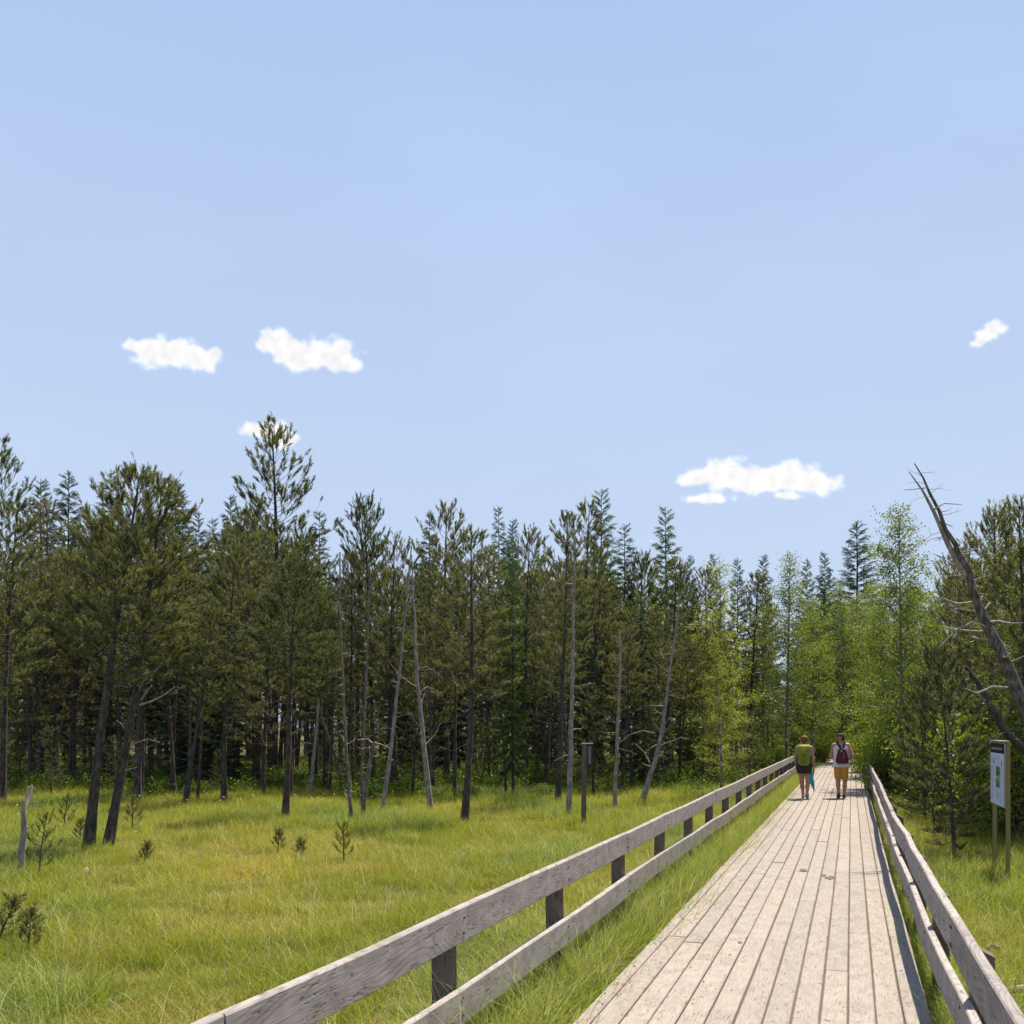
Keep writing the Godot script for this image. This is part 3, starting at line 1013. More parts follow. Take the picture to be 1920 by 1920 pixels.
func forest() -> void:
	# pines one can tell apart along the edge of the bog
	var pine := [
		["pine_slim", 5, 1506, 40, 955, 0.3, "slim pine with bare dark trunk beside the broken grey stump", 1.1],
		["pine_dry", 74, 1478, 86, 945, 1.2, "black-trunked pine with a rusty brown patch in its crown", 1.0],
		["pine_leaning", 166, 1594, 246, 898, 2.0, "leaning grey-trunked pine, the more upright of a pair crossing the meadow edge", 1.05],
		["pine_leaning", 201, 1590, 302, 912, 4.1, "leaning grey-trunked pine of a pair, bleached dead branches low on its trunk", 0.95],
		["pine_open", 258, 1504, 268, 985, 0.9, "straight black-trunked pine behind the leaning pair", 1.1],
		["pine_slim", 345, 1518, 392, 1150, 3.0, "thin curved young pine between the leaning pair and a straight dark pine", 1.1],
		["pine_dense", 420, 1510, 442, 1035, 0.2, "olive pine with straight dark trunk and wide hazy crown", 1.0],
		["pine_dry", 492, 1497, 500, 1090, 5.2, "brown twiggy pine next to the olive pine with wide crown", 1.0],
		["pine_round", 535, 1538, 574, 1064, 1.0, "pine with dense dark green bushy crown on a clean slanting trunk", 1.08],
		["pine_peak", 512, 1466, 503, 806, 0.5, "tallest pine of the forest edge rising above all others", 1.08],
		["pine_peak", -28, 1520, -14, 836, 2.2, "tall pine at the forest edge with loose upswept boughs", 0.95],
		["pine_round", 700, 1472, 678, 950, 3.3, "dark blue-green pine with pointed top behind the dead trees", 0.75],
		["pine_open", 742, 1478, 738, 1016, 1.9, "olive pine right behind the two crossing grey dead trunks", 0.9],
		["pine_open", 838, 1474, 845, 958, 2.7, "open pine with upswept boughs against the sky", 0.95],
		["pine_slim", 870, 1547, 896, 1002, 4.4, "pine with pale lower trunk and dark upper trunk at meadow edge", 1.25],
		["pine_dense", 812, 1490, 822, 1125, 0.7, "low bushy pine behind the branchy silver snag", 1.0],
		["pine_dense", 985, 1478, 1000, 1008, 5.5, "broad hazy olive pine among dead trees", 0.95],
		["pine_slim", 1046, 1508, 1054, 975, 2.4, "dark-trunked pine standing just behind the tall straight snag", 1.0],
		["pine_slim", 1100, 1470, 1102, 956, 0.4, "slim pine beside the tallest spruce", 0.9],
		["pine_dry", 1128, 1478, 1122, 1095, 1.6, "dry brownish pine behind the marker post", 1.3],
		["pine_round", 1190, 1466, 1192, 1052, 3.8, "black-trunked pine between the thin snag and leaning snag", 0.85],
		["pine_open", 1252, 1458, 1258, 1062, 0.1, "pine behind the leaning bleached snag", 1.0],
		["pine_slim", 1335, 1458, 1330, 1075, 5.0, "dark pine behind the golden young birch", 1.0],
		["pine_slim", 1405, 1452, 1412, 1085, 1.4, "dark slim pine between golden birch and pale birch", 1.1],
		["pine_dense", 610, 1480, 622, 1160, 2.2, "low olive pine right of the bushy dark green pine", 1.0],
		["pine_dry", 650, 1478, 655, 1040, 0.6, "twiggy pine behind the pale straight snag", 0.8],
		["pine_open", 930, 1470, 925, 1040, 3.1, "olive pine behind the curved bleached sapling", 1.0],
		["pine_dense", 330, 1475, 340, 1070, 4.0, "hazy olive pine filling the gap beside the leaning pair", 1.1],
		["pine_dry", 130, 1472, 140, 1040, 0.8, "brown twiggy pine beside the black-trunked pine", 1.0],
	]
	for a in pine:
		plant_seen(a[0], "pine_tree", 9.0 if a[0] == "pine_peak" else 7.0, a[1], a[2], a[3], a[4], a[5], a[6], "tree", "pines along the bog edge", a[7])
	var pair := get_node("pine_tree_003")
	for q in [[[262, 1322, 0.022], [285, 1315, 0.018], [310, 1302, 0.012], [328, 1288, 0.006]], [[265, 1312, 0.02], [275, 1296, 0.022], [284, 1286, 0.012]], [[268, 1265, 0.016], [290, 1258, 0.013], [318, 1235, 0.005]], [[246, 1396, 0.012], [276, 1386, 0.01], [300, 1392, 0.004]], [[233, 1365, 0.014], [226, 1356, 0.012], [218, 1350, 0.006]], [[234, 1445, 0.012], [245, 1442, 0.009], [257, 1439, 0.005]]]:
		var s := Shape.new()
		var fp := PackedVector3Array()
		var fr := PackedFloat32Array()
		for i in q.size():
			fp.append(pair.transform.affine_inverse() * (at(q[i][0], q[i][1], depth_of(pair.position) - 0.03 * i)))
			fr.append(q[i][2] / pair.basis.get_scale().y)
		s.tube(fp, fr, 5)
		var b := part("dead_branch", s.mesh(), mats["dead_wood"], pair)
		b.set_meta("label", "bleached dead branch")
	# spruces whose tips stand against the sky
	var spruce := [
		["spruce", 76, 48, 900, "dark spruce tip beside the leaning pair of pines", 1.0],
		["spruce", 134, 46, 886, "dark spire of spruce with drooping boughs over the forest edge", 1.0],
		["spruce_thin", 206, 50, 886, "narrow spruce tip just above the leaning pines", 1.2],
		["spruce", 325, 52, 902, "spruce tip between leaning pines and tallest pine", 0.9],
		["spruce_thin", 346, 50, 926, "second narrow spruce tip between leaning pines and tallest pine", 1.1],
		["spruce", 375, 56, 962, "low spruce tip beside the tallest pine", 0.8],
		["spruce_thin", 396, 58, 975, "small spruce tip close to the tallest pine", 1.0],
		["spruce", 430, 52, 930, "dark spruce under the boughs of the tallest pine", 0.9],
		["spruce_thin", 603, 40, 962, "thin ragged spruce with sparse drooping boughs", 1.1],
		["spruce_thin", 805, 46, 964, "spruce tip behind the open pine", 1.0],
		["spruce_thin", 932, 48, 952, "small fresh spruce tip over the olive pines", 0.9],
		["spruce", 962, 50, 976, "dark spruce beside the small fresh spruce tip", 0.8],
		["spruce_fresh", 1127, 40, 921, "tallest green spruce with layered boughs behind the tall snag", 1.0],
		["spruce_thin", 1168, 42, 986, "sparse pale spruce next to the tallest green spruce", 1.2],
		["spruce_fresh", 1250, 42, 954, "layered green spruce standing alone against the sky", 1.05],
		["spruce", 1296, 56, 1042, "short dark spruce tip beside the layered green spruce", 0.8],
		["spruce", 1338, 60, 1040, "spruce tip above the bright green birch crown", 0.7],
		["spruce", 1380, 60, 1048, "one of two close dark spruce tips", 0.8],
		["spruce", 1430, 58, 1042, "dark spruce tip beside the pale tall birch", 0.9],
		["spruce", 1516, 62, 1050, "small far spruce tip over the walk's end", 0.8],
		["spruce", 1546, 60, 1038, "far spruce tip between two birches over the walk's end", 0.9],
		["spruce", 1602, 72, 980, "big dark spruce rising behind the end of the walk", 1.25],
		["spruce_fresh", 962, 27, 1006, "bright green narrow spruce squeezed among pines", 0.55],
		["spruce", 1000, 44, 1080, "short green spruce below the olive pines", 0.7],
	]
	var k := 0
	for a in spruce:
		k += 1
		plant_far(a[0], "spruce_tree", 12.0, a[1], a[2], a[3], k * 1.7, a[4], "tree", "spruces of the forest", a[5])
	var birch := [
		["birch_gold", 5.0, 1352, 26, 1188, "golden green young birch at the forest edge", 1.15],
		["birch_tall", 7.0, 1475, 40, 1036, "pale tall birch beside the walk's far end", 1.05],
		["birch", 7.0, 1520, 44, 1120, "mid green birch behind the pale tall birch", 1.0],
		["birch_tall", 7.0, 1575, 48, 1085, "birch behind the end of the boardwalk", 1.0],
		["birch", 7.0, 1690, 27, 942, "large bright birch beside the walk opposite the bog", 1.0],
		["birch", 7.0, 1650, 34, 1130, "lower birch between the large bright birch and the walk", 1.05],
		["birch", 7.0, 1745, 30, 1120, "round birch between large bright birch and the pines by the sign", 1.0],
		["birch_gold", 5.0, 1338, 33, 1046, "bright yellow green crown among dark spruces", 1.3],
		["birch_gold", 5.0, 1215, 36, 1052, "yellow green birch crown under the layered spruce", 1.1],
		["birch_tall", 7.0, 1885, 20, 936, "airy birch top behind the pines near the sign", 0.9],
		["birch", 7.0, 1930, 17, 1080, "yellow green birch behind the leaning dead tree", 1.2],
		["birch", 7.0, 1860, 22, 1180, "leafy birch behind the information sign", 1.1],
		["birch", 7.0, 1436, 46, 1125, "mid green birch between dark spruces and the pale tall birch", 1.15],
		["birch_gold", 5.0, -10, 30, 1130, "yellow green birch sprays among the slim pines", 1.2],
	]
	k = 0
	for a in birch:
		k += 1
		plant_far(a[0], "birch_tree", a[1], a[2], a[3], a[4], k * 2.1, a[5], "tree", "birches", a[6])
	# pines on the sign's side of the walk
	var near := [
		["pine_dense", 1850, 19, 972, "dense pine behind the leaning dead tree", 1.0],
		["pine_dense", 1912, 16, 955, "large dark pine close to the leaning dead tree", 1.0],
		["pine_dry", 1812, 25, 1020, "brown twiggy pine between birches and the leaning dead tree", 1.1],
		["pine_open", 1775, 36, 1100, "pine behind the large bright birch", 0.9],
		["pine_dense", 1960, 20, 1010, "wide pine past the information sign", 1.1],
		["pine_dry", 1880, 23, 1090, "rusty twiggy pine behind the information sign", 1.2],
	]
	k = 0
	for a in near:
		k += 1
		plant_far(a[0], "pine_tree", 7.0, a[1], a[2], a[3], k * 1.3, a[4], "tree", "pines on the sign's side", a[5])
	# the body of the forest behind
	var rng := RandomNumberGenerator.new()
	rng.seed = 321
	var kinds := ["pine_open", "pine_slim", "pine_dry", "pine_dense", "pine_dense", "pine_open", "spruce", "spruce_thin"]
	var placed := []
	for p in get_children():
		if p.has_meta("category") and p.get_meta("category") == "tree":
			placed.append(Vector2(p.position.x, p.position.z))
	var tries := 0
	var count := 0
	while count < 118 and tries < 5000:
		tries += 1
		var u := rng.randf_range(-120, 2040)
		var depth := lerpf(29.0, 66.0, pow(rng.randf(), 1.3))
		if u > 1650:
			depth = rng.randf_range(26, 60)
		var v := HY + 2.05 * F / depth
		var p := on_ground(u, v)
		if absf(p.x + 0.6) < 3.4 and -p.z < 64.0:
			continue
		if u > 1330 and u < 1600 and depth < 33:
			continue
		var near_one := false
		for q in placed:
			if q.distance_to(Vector2(p.x, p.z)) < 1.35:
				near_one = true
				break
		if near_one:
			continue
		placed.append(Vector2(p.x, p.z))
		var kind: String = kinds[rng.randi() % kinds.size()]
		var vt := skyline(u) + rng.randf_range(35, 150)
		if absf(u - 1596) < 130:
			vt += 60
		if depth < 36 and rng.randf() < 0.35:
			vt += 110
		var is_spruce := kind.begins_with("spruce")
		plant_far(kind, "spruce_tree" if is_spruce else "pine_tree", 12.0 if is_spruce else 7.0, u, depth, vt, rng.randf() * TAU, "dark spruce standing deep inside the forest" if is_spruce else "olive pine standing deep inside the forest", "tree", "spruces deep inside the forest" if is_spruce else "pines deep inside the forest", rng.randf_range(0.85, 1.25))
		count += 1


	for a in [["birch_tall", 7.0, 1540, 66, 1090], ["birch", 7.0, 1572, 64, 1120], ["birch", 7.0, 1612, 64, 1110], ["birch_tall", 7.0, 1636, 66, 1090], ["birch", 7.0, 1588, 66, 1190], ["birch_tall", 7.0, 1662, 60, 1090], ["pine_low", 5.0, 1560, 84, 1240], ["pine_low", 5.0, 1625, 84, 1230], ["birch", 7.0, 1600, 62, 1230], ["birch", 7.0, 1705, 44, 1090], ["birch", 7.0, 1640, 48, 1180]]:
		var is_birch: bool = a[0].begins_with("birch")
		plant_far(a[0], "birch_tree" if is_birch else "evergreen_tree", a[1], a[2], a[3], a[4], a[2] * 0.37, "leafy birch in the thicket where the walk ends" if is_birch else "dark evergreen in the thicket where the walk ends", "tree", "thicket where the walk ends", 1.25)
	for i in 58:
		var u := rng.randf_range(-30, 1400)
		var depth := rng.randf_range(25.5, 42.0)
		plant_far("pine_pole", "pine_tree", 7.0, u, depth, skyline(u) + rng.randf_range(70, 200), rng.randf() * TAU, "slender pine pole with a small high crown at the forest edge", "tree", "slender pine poles at the forest edge", rng.randf_range(0.9, 1.2)).rotate(fwd, rng.randf_range(-0.05, 0.07))
	for i in 16:
		var u := rng.randf_range(1440, 1570)
		var depth := rng.randf_range(48.0, 80.0)
		var p := on_ground(u, HY + 2.05 * F / depth)
		if p.x > -3.0 and -p.z < 62.0:
			continue
		plant("bush", "leafy_bush", p, rng.randf_range(2.0, 3.6), 1.6, rng.randf() * TAU, 0.0, "leafy bush in the thicket where the walk ends", "bush", "thicket where the walk ends", rng.randf_range(1.0, 1.5))
	for i in 34:
		var u := rng.randf_range(-20, 1430)
		var depth := rng.randf_range(27.0, 37.0)
		plant("pine_low", "pine_tree", on_ground(u, HY + 2.05 * F / depth), rng.randf_range(1.4, 3.4), 5.0, rng.randf() * TAU, rng.randf_range(-4, 4), "small bushy pine in the sunny edge of the forest", "young tree", "small pines in the forest edge", rng.randf_range(1.0, 1.5))
	for a in [[200, 52], [385, 56], [690, 50], [712, 58], [735, 66], [868, 60], [95, 58], [1420, 62], [590, 62], [1000, 58]]:
		plant("pine_low", "pine_tree", on_ground(a[0], HY + 2.05 * F / a[1]), 6.5, 5.0, a[0] * 0.7, 0.0, "low bushy evergreen closing the forest floor between trunks", "tree", "low evergreens between the trunks", 1.5)
	for i in 56:
		var u := -140.0 + 2180.0 * (i + rng.randf()) / 56.0
		var depth := rng.randf_range(84.0, 112.0)
		plant("pine_low", "pine_tree", on_ground(u, HY + 2.05 * F / depth), rng.randf_range(8.0, 11.0), 5.0, rng.randf() * TAU, 0.0, "low bushy evergreen closing the forest floor between trunks", "tree", "low evergreens between the trunks", rng.randf_range(1.3, 1.7))
	# low evergreens that close the forest's floor
	count = 0
	tries = 0
	while count < 66 and tries < 3000:
		tries += 1
		var u := rng.randf_range(-100, 2020)
		var depth := lerpf(40.0, 84.0, pow(rng.randf(), 0.8))
		var p := on_ground(u, HY + 2.05 * F / depth)
		if absf(p.x + 0.6) < 3.0 and -p.z < 66.0:
			continue
		plant("pine_low", "pine_tree", p, rng.randf_range(3.2, 6.0) * (1.0 if depth < 55.0 else 1.5), 5.0, rng.randf() * TAU, rng.randf_range(-3, 3), "low bushy evergreen closing the forest floor between trunks", "tree", "low evergreens between the trunks", rng.randf_range(1.0, 1.4))
		count += 1


# ---------------------------------------------------------------- dead trees
func snag(pts: Array, depth_uv: Vector2, r0: float, r1: float, limbs: int, limb_len: float, mat: String, sd: int, label: String, called := "dead_tree", droop := 0.0, from_t := 0.15, forks := []) -> Node3D:
	var rng := RandomNumberGenerator.new()
	rng.seed = sd
	var foot := on_ground(depth_uv.x, depth_uv.y)
	var depth := depth_of(foot)
	var o := thing(called, label, "dead tree", foot, "dead trees of the bog")
	var w := Shape.new()
	var p := PackedVector3Array()
	for q in pts:
		var x := at(q[0], q[1], depth) - foot
		p.append(x + fwd * rng.randf_range(-0.08, 0.08))
	p[0] = Vector3(0, -0.2, 0)
	# finer path
	var path := PackedVector3Array()
	var rr := PackedFloat32Array()
	var n := 18
	for i in n + 1:
		var t := float(i) / n
		path.append(along(p, t) + Vector3(rng.randf() - 0.5, 0, rng.randf() - 0.5) * r0 * 0.35)
		rr.append(lerpf(r0, r1, pow(t, 0.8)) + (r0 * 0.35 if i == 0 else 0.0))
	w.tube(path, rr, 9)
	part("trunk", w.mesh(), mats[mat], o)
	for i in limbs:
		var t := lerpf(from_t, 0.97, (i + rng.randf()) / limbs)
		var s := Shape.new()
		var r := maxf(0.004, lerpf(r0, r1, t) * rng.randf_range(0.16, 0.34))
		dead_limb(s, rng, along(path, t), rng.randf() * TAU, limb_len * rng.randf_range(0.35, 1.15) * (1.1 - 0.6 * t), r, droop)
		part("branch", s.mesh(), mats["dead_wood"], o)
	for f in forks:
		var s := Shape.new()
		var fp := PackedVector3Array()
		var fr := PackedFloat32Array()
		for i in f.size():
			fp.append(at(f[i][0], f[i][1], depth + 0.05 * i) - foot)
			fr.append(lerpf(f[0][2], f[f.size() - 1][2], float(i) / (f.size() - 1)))
		s.tube(fp, fr, 5)
		part("branch", s.mesh(), mats["dead_wood"], o)
	return o


func dead_trees() -> void:
	snag([[660, 1546], [655, 1480], [648, 1380], [642, 1250], [638, 1150], [637, 1035]], Vector2(660, 1546), 0.048, 0.015, 26, 0.5, "dead_bark", 41, "pale straight snag with short twigs beside the bushy dark green pine")
	snag([[679, 1543], [684, 1480], [692, 1440], [702, 1392]], Vector2(679, 1543), 0.06, 0.035, 4, 0.6, "dead_bark", 42, "short dark broken trunk tilted against the grey snags", "dead_tree", 0.0, 0.6, [[[700, 1395, 0.02], [690, 1386, 0.018], [670, 1387, 0.012]], [[703, 1393, 0.02], [715, 1396, 0.015], [728, 1402, 0.008]]])
	snag([[676, 1535], [680, 1400], [686, 1280], [690, 1180], [694, 1060]], Vector2(676, 1510), 0.045, 0.014, 30, 0.4, "dead_bark", 43, "dark thin snag with many stubby twigs between two pale snags")
	snag([[712, 1531], [726, 1450], [738, 1360], [750, 1260], [760, 1160], [772, 1022]], Vector2(712, 1531), 0.062, 0.014, 20, 0.55, "dead_wood", 44, "smooth grey snag slanting across a paler snag")
	snag([[808, 1522], [800, 1440], [792, 1360], [783, 1280], [779, 1200], [775, 1120], [771, 1040]], Vector2(808, 1522), 0.085, 0.013, 22, 1.0, "dead_wood", 45, "branchy silver snag with flared foot and long curved limbs", "dead_tree", 0.0, 0.25, [[[786, 1300, 0.022], [800, 1288, 0.016], [815, 1293, 0.012], [828, 1302, 0.006]], [[785, 1254, 0.02], [800, 1250, 0.016], [820, 1262, 0.011], [832, 1274, 0.006]], [[778, 1210, 0.02], [797, 1208, 0.016], [796, 1180, 0.008]], [[782, 1235, 0.03], [778, 1215, 0.022], [777, 1195, 0.012]]])
	snag([[1066, 1532], [1070, 1420], [1072, 1300], [1075, 1180], [1076, 1080], [1077, 974]], Vector2(1066, 1532), 0.078, 0.012, 30, 0.5, "dead_wood", 46, "tall straight silver snag reaching the skyline", "dead_tree", 0.0, 0.12, [[[1074, 1096, 0.02], [1062, 1094, 0.016], [1052, 1102, 0.012], [1044, 1114, 0.005]]])
	snag([[1152, 1518], [1156, 1420], [1159, 1330], [1162, 1250], [1163, 1184]], Vector2(1152, 1518), 0.06, 0.022, 17, 0.6, "dead_wood", 47, "thin reddish snag broken off halfway up", "dead_tree", 0.0, 0.2)
	snag([[1200, 1506], [1222, 1450], [1238, 1390], [1250, 1310], [1258, 1240], [1270, 1170], [1275, 1110]], Vector2(1200, 1506), 0.092, 0.013, 26, 0.85, "dead_wood", 48, "leaning bleached snag with forked spreading limbs", "dead_tree", 0.15, 0.2, [[[1218, 1430, 0.02], [1208, 1410, 0.018], [1190, 1394, 0.008]], [[1228, 1375, 0.022], [1205, 1370, 0.018], [1180, 1378, 0.014], [1162, 1392, 0.008]]])
	snag([[1256, 1478], [1245, 1440], [1228, 1395], [1212, 1350], [1196, 1302]], Vector2(1256, 1478), 0.07, 0.04, 6, 0.7, "dead_bark", 49, "broken trunk tilted back behind the leaning bleached snag", "dead_tree", 0.0, 0.5)
	snag([[946, 1478], [950, 1440], [962, 1405], [975, 1378], [990, 1352], [1016, 1337]], Vector2(946, 1478), 0.06, 0.012, 9, 0.6, "dead_wood", 50, "curved bleached sapling bowed over at the top")
	snag([[998, 1472], [1008, 1430], [1022, 1390], [1032, 1350], [1040, 1320]], Vector2(998, 1472), 0.065, 0.025, 6, 0.6, "dead_bark", 51, "short tilted snag near the dark-trunked pine")
	snag([[905, 1470], [908, 1420], [915, 1370], [921, 1350], [936, 1330]], Vector2(905, 1470), 0.05, 0.012, 8, 0.5, "dead_wood", 52, "thin bleached sapling hooked at the top beside the pale-stemmed pine")
	snag([[1142, 1452], [1130, 1420], [1118, 1380], [1108, 1350]], Vector2(1142, 1452), 0.085, 0.06, 5, 0.7, "dead_bark", 53, "dark trunk tilted behind the marker post")
	snag([[580, 1495], [588, 1430], [593, 1370], [597, 1310]], Vector2(580, 1495), 0.07, 0.035, 5, 0.5, "dead_wood", 54, "pale bare trunk behind the bushy dark green pine")
	snag([[650, 1490], [632, 1430], [612, 1370], [598, 1320]], Vector2(650, 1490), 0.075, 0.035, 6, 0.6, "dead_bark", 55, "reddish tilted trunk behind the pale straight snag")
	snag([[98, 1462], [108, 1410], [118, 1340], [124, 1280], [130, 1220]], Vector2(98, 1462), 0.07, 0.025, 10, 0.7, "dead_bark", 56, "tilted bare trunk behind the black-trunked pine")
	# the broken stump on the open bog
	snag([[40, 1642], [42, 1600], [47, 1560], [50, 1520], [54, 1474]], Vector2(40, 1642), 0.055, 0.03, 3, 0.2, "dead_wood", 57, "broken grey stump with short curled branches on open bog", "tree_stump", 0.0, 0.5, [[[53, 1508, 0.012], [66, 1503, 0.01], [85, 1509, 0.004]], [[52, 1478, 0.012], [60, 1472, 0.01], [66, 1482, 0.006]], [[50, 1554, 0.012], [62, 1548, 0.008], [71, 1542, 0.004]], [[53, 1524, 0.01], [64, 1516, 0.008], [75, 1520, 0.004]]])
	# the leaning dead tree by the sign
	var o := snag([[2048, 1632], [1985, 1480], [1920, 1330], [1870, 1225], [1840, 1140], [1808, 1060], [1786, 1010], [1752, 930], [1716, 866]], Vector2(2048, 1632), 0.138, 0.007, 34, 0.75, "old_bark", 58, "large dead tree leaning over toward the walk, twin bare tops", "dead_tree", 0.0, 0.35, [[[1812, 1080, 0.05], [1778, 1022, 0.036], [1752, 962, 0.027], [1730, 920, 0.018], [1704, 884, 0.006]], [[1752, 955, 0.012], [1770, 944, 0.01], [1804, 946, 0.004]], [[1735, 915, 0.01], [1718, 917, 0.008], [1694, 919, 0.004]], [[1842, 1150, 0.02], [1856, 1130, 0.016], [1868, 1142, 0.008]], [[1830, 1165, 0.024], [1795, 1180, 0.018], [1760, 1215, 0.008]], [[1900, 1292, 0.03], [1862, 1288, 0.02], [1832, 1300, 0.012], [1806, 1290, 0.006]]])
	o.set_meta("group", "dead trees by the sign")
	snag([[1965, 1470], [1930, 1418], [1880, 1370], [1858, 1330], [1838, 1285], [1812, 1250]], Vector2(1990, 1600), 0.085, 0.035, 8, 0.7, "pine_bark", 59, "dark bent trunk leaning low behind the information sign", "dead_tree", 0.2, 0.3)
	# bleached sticks lying past the posts
	var st := [[1848, 1766, 1872, 1758, 0.025], [1888, 1850, 1950, 1846, 0.03]]
	for a in st:
		var q0 := on_ground(a[0], a[1] + 40)
		var dd := depth_of(q0)
		var q1 := at(a[2], a[3] + 40, dd)
		var s := Shape.new()
		s.tube(PackedVector3Array([Vector3(0, 0.12, 0), (q1 - q0) * 0.5 + Vector3(0, 0.14, 0.02), q1 - q0 + Vector3(0, 0.1, 0)]), PackedFloat32Array([a[4], a[4], a[4] * 0.7]), 7)
		var b := part("fallen_branch", s.mesh(), mats["dead_wood"], self, q0)
		tag(b, "bleached stick lying in grass past the fence posts near the sign", "branch", "sticks past the fence")


# ---------------------------------------------------------------- low plants
func small_plants() -> void:
	var rng := RandomNumberGenerator.new()
	rng.seed = 91
	# bushy young pine by the walk and others
	plant_seen("pine_bushy", "young_pine", 3.0, 1790, 1612, 1762, 1215, 0.5, "bushy dark young pine between the fence and the information sign", "young tree", "young pines", 0.85)
	plant_seen("pine_bushy", "young_pine", 3.0, 1735, 1545, 1735, 1270, 2.5, "young pine behind the bushy dark young pine by the fence", "young tree", "young pines", 0.9)
	plant_seen("young_pine", "young_pine", 3.2, 1302, 1478, 1302, 1352, 1.5, "pointed young pine at forest edge beside the leaning bleached snag", "young tree", "young pines", 0.9)
	plant_seen("young_pine", "young_pine", 3.2, 1338, 1474, 1336, 1358, 3.5, "pointed young pine below the golden young birch", "young tree", "young pines", 0.9)
	plant_seen("young_pine", "young_pine", 3.2, 1390, 1470, 1388, 1330, 4.5, "tall young pine close to the fence at the forest edge", "young tree", "young pines", 1.0)
	plant_seen("young_pine", "young_pine", 3.2, 1440, 1452, 1442, 1335, 0.2, "young pine where the forest meets the fence", "young tree", "young pines", 1.0)
	plant_seen("pine_bushy", "young_pine", 3.0, 1825, 1560, 1830, 1330, 5.2, "low young pine right behind the information sign", "young tree", "young pines", 1.0)
	# pine saplings on the open bog
	var sap := [
		[74, 1652, 84, 1528, "spindly pine sapling beside the broken grey stump"],
		[120, 1562, 124, 1496, "dark pine sapling at the foot of the leaning pair"],
		[150, 1585, 152, 1540, "tiny dark pine sapling touching the leaning pair"],
		[247, 1562, 250, 1500, "thin pine sapling behind the leaning pair"],
		[645, 1626, 648, 1552, "yellowish pine sapling alone on the open bog"],
		[520, 1606, 522, 1562, "small dark pine sapling near the yellowish sapling"],
		[566, 1616, 564, 1582, "low twiggy pine sapling near the yellowish sapling"],
		[-6, 1768, 26, 1672, "dark slanting pine sapling on the open bog"],
		[50, 1790, 62, 1712, "upright dark pine sapling next to the slanting sapling"],
		[270, 1620, 276, 1585, "tiny brownish pine sapling on the open bog"],
	]
	for i in sap.size():
		var a = sap[i]
		var p := on_ground(a[0], a[1])
		var d := depth_of(p)
		var tall: float = (a[1] - a[3]) / F * d
		var o := thing("pine_sapling", a[4], "sapling", p, "pine saplings on the bog")
		o.basis = Basis(fwd, atan2(a[2] - a[0], a[1] - a[3]))
		var w := Shape.new()
		var f := Shape.new()
		var pts := trunk_path(rng, tall, 0.02, 5)
		w.tube(pts, PackedFloat32Array([0.014, 0.012, 0.01, 0.008, 0.006, 0.004]), 5)
		var ca := Color(0.1, 0.11, 0.04) if i != 4 else Color(0.12, 0.13, 0.03)
		var cb := Color(0.2, 0.17, 0.07) if i != 4 else Color(0.2, 0.19, 0.05)
		for k in 16:
			var t := lerpf(0.22, 0.96, (k + rng.randf()) / 16.0)
			var az := k * 2.4
			var ln := tall * lerpf(0.36, 0.1, t) * rng.randf_range(0.6, 1.1)
			var out := Vector3(cos(az), 0, sin(az))
			var p0 := along(pts, t)
			var bp := PackedVector3Array([p0, p0 + out * ln * 0.6 + Vector3.UP * ln * 0.2, p0 + out * ln + Vector3.UP * ln * 0.75])
			w.tube(bp, PackedFloat32Array([0.006, 0.005, 0.003]), 3, false)
			for m in int(2 + ln * 9):
				var q := rng.randf_range(0.35, 1.0)
				sprig(f, tufts, rng, along(bp, q), (out * 0.5 + Vector3.UP + Vector3(rng.randf() - 0.5, 0, rng.randf() - 0.5)).normalized(), rng.randf_range(0.55, 0.85), shade_of(rng, ca, cb))
		for m in 6:
			sprig(f, tufts, rng, along(pts, rng.randf_range(0.75, 1.0)), Vector3(rng.randf() - 0.5, 1.4, rng.randf() - 0.5), rng.randf_range(0.6, 0.9), shade_of(rng, ca, cb))
		part("stem", w.mesh(), mats["pine_bark"], o)
		part("needles", f.mesh(true), mats["needles"], o)
	# leafy bushes by the walk
	var bush := [
		["bush", 1.6, 1662, 1500, 1345, "tall leafy bush leaning over the fence by the large birch"],
		["bush", 1.6, 1688, 1478, 1300, "leafy bush below the large bright birch"],
		["bush", 1.6, 1632, 1462, 1345, "leafy bush where the sign-side fence meets the birches"],
		["bush", 1.6, 1722, 1500, 1290, "broad leafy bush between large birch and young pine"],
		["bush", 1.6, 1618, 1442, 1340, "leafy bush near the end of the sign-side fence"],
		["bush", 1.6, 1535, 1440, 1350, "leafy bush near the end of the bog-side fence"],
		["bush", 1.6, 1562, 1432, 1365, "leafy bush closing the far end of the walk"],
		["bush", 1.6, 1596, 1430, 1375, "low leafy bush right past the last planks"],
		["bush", 1.6, 1418, 1462, 1385, "yellow green bush just behind the bog-side fence"],
		["bush", 1.6, 1452, 1455, 1390, "small yellow green bush behind the walker with lime backpack"],
		["bush", 1.6, 1905, 1580, 1270, "leafy bush beside the information sign's post"],
		["bush", 1.6, 1850, 1545, 1300, "leafy bush behind the information sign"],
		["bush", 1.6, 1770, 1520, 1310, "leafy bush behind the young pine by the fence"],
	]
	for i in bush.size():
		var a = bush[i]
		plant_seen(a[0], "leafy_bush", a[1], a[2], a[3], a[2], a[4], i * 1.9, a[5], "bush", "leafy bushes by the walk", 0.9)
	for i in 26:
		var u := rng.randf_range(0, 1300)
		var v := rng.randf_range(1458, 1505)
		plant_seen("bush_low", "low_shrub", 0.75, u, v, u, v - rng.randf_range(22, 46), rng.randf() * TAU, "low leafy shrub on the forest floor at the bog edge", "shrub", "low shrubs on the forest floor", rng.randf_range(1.0, 1.6))


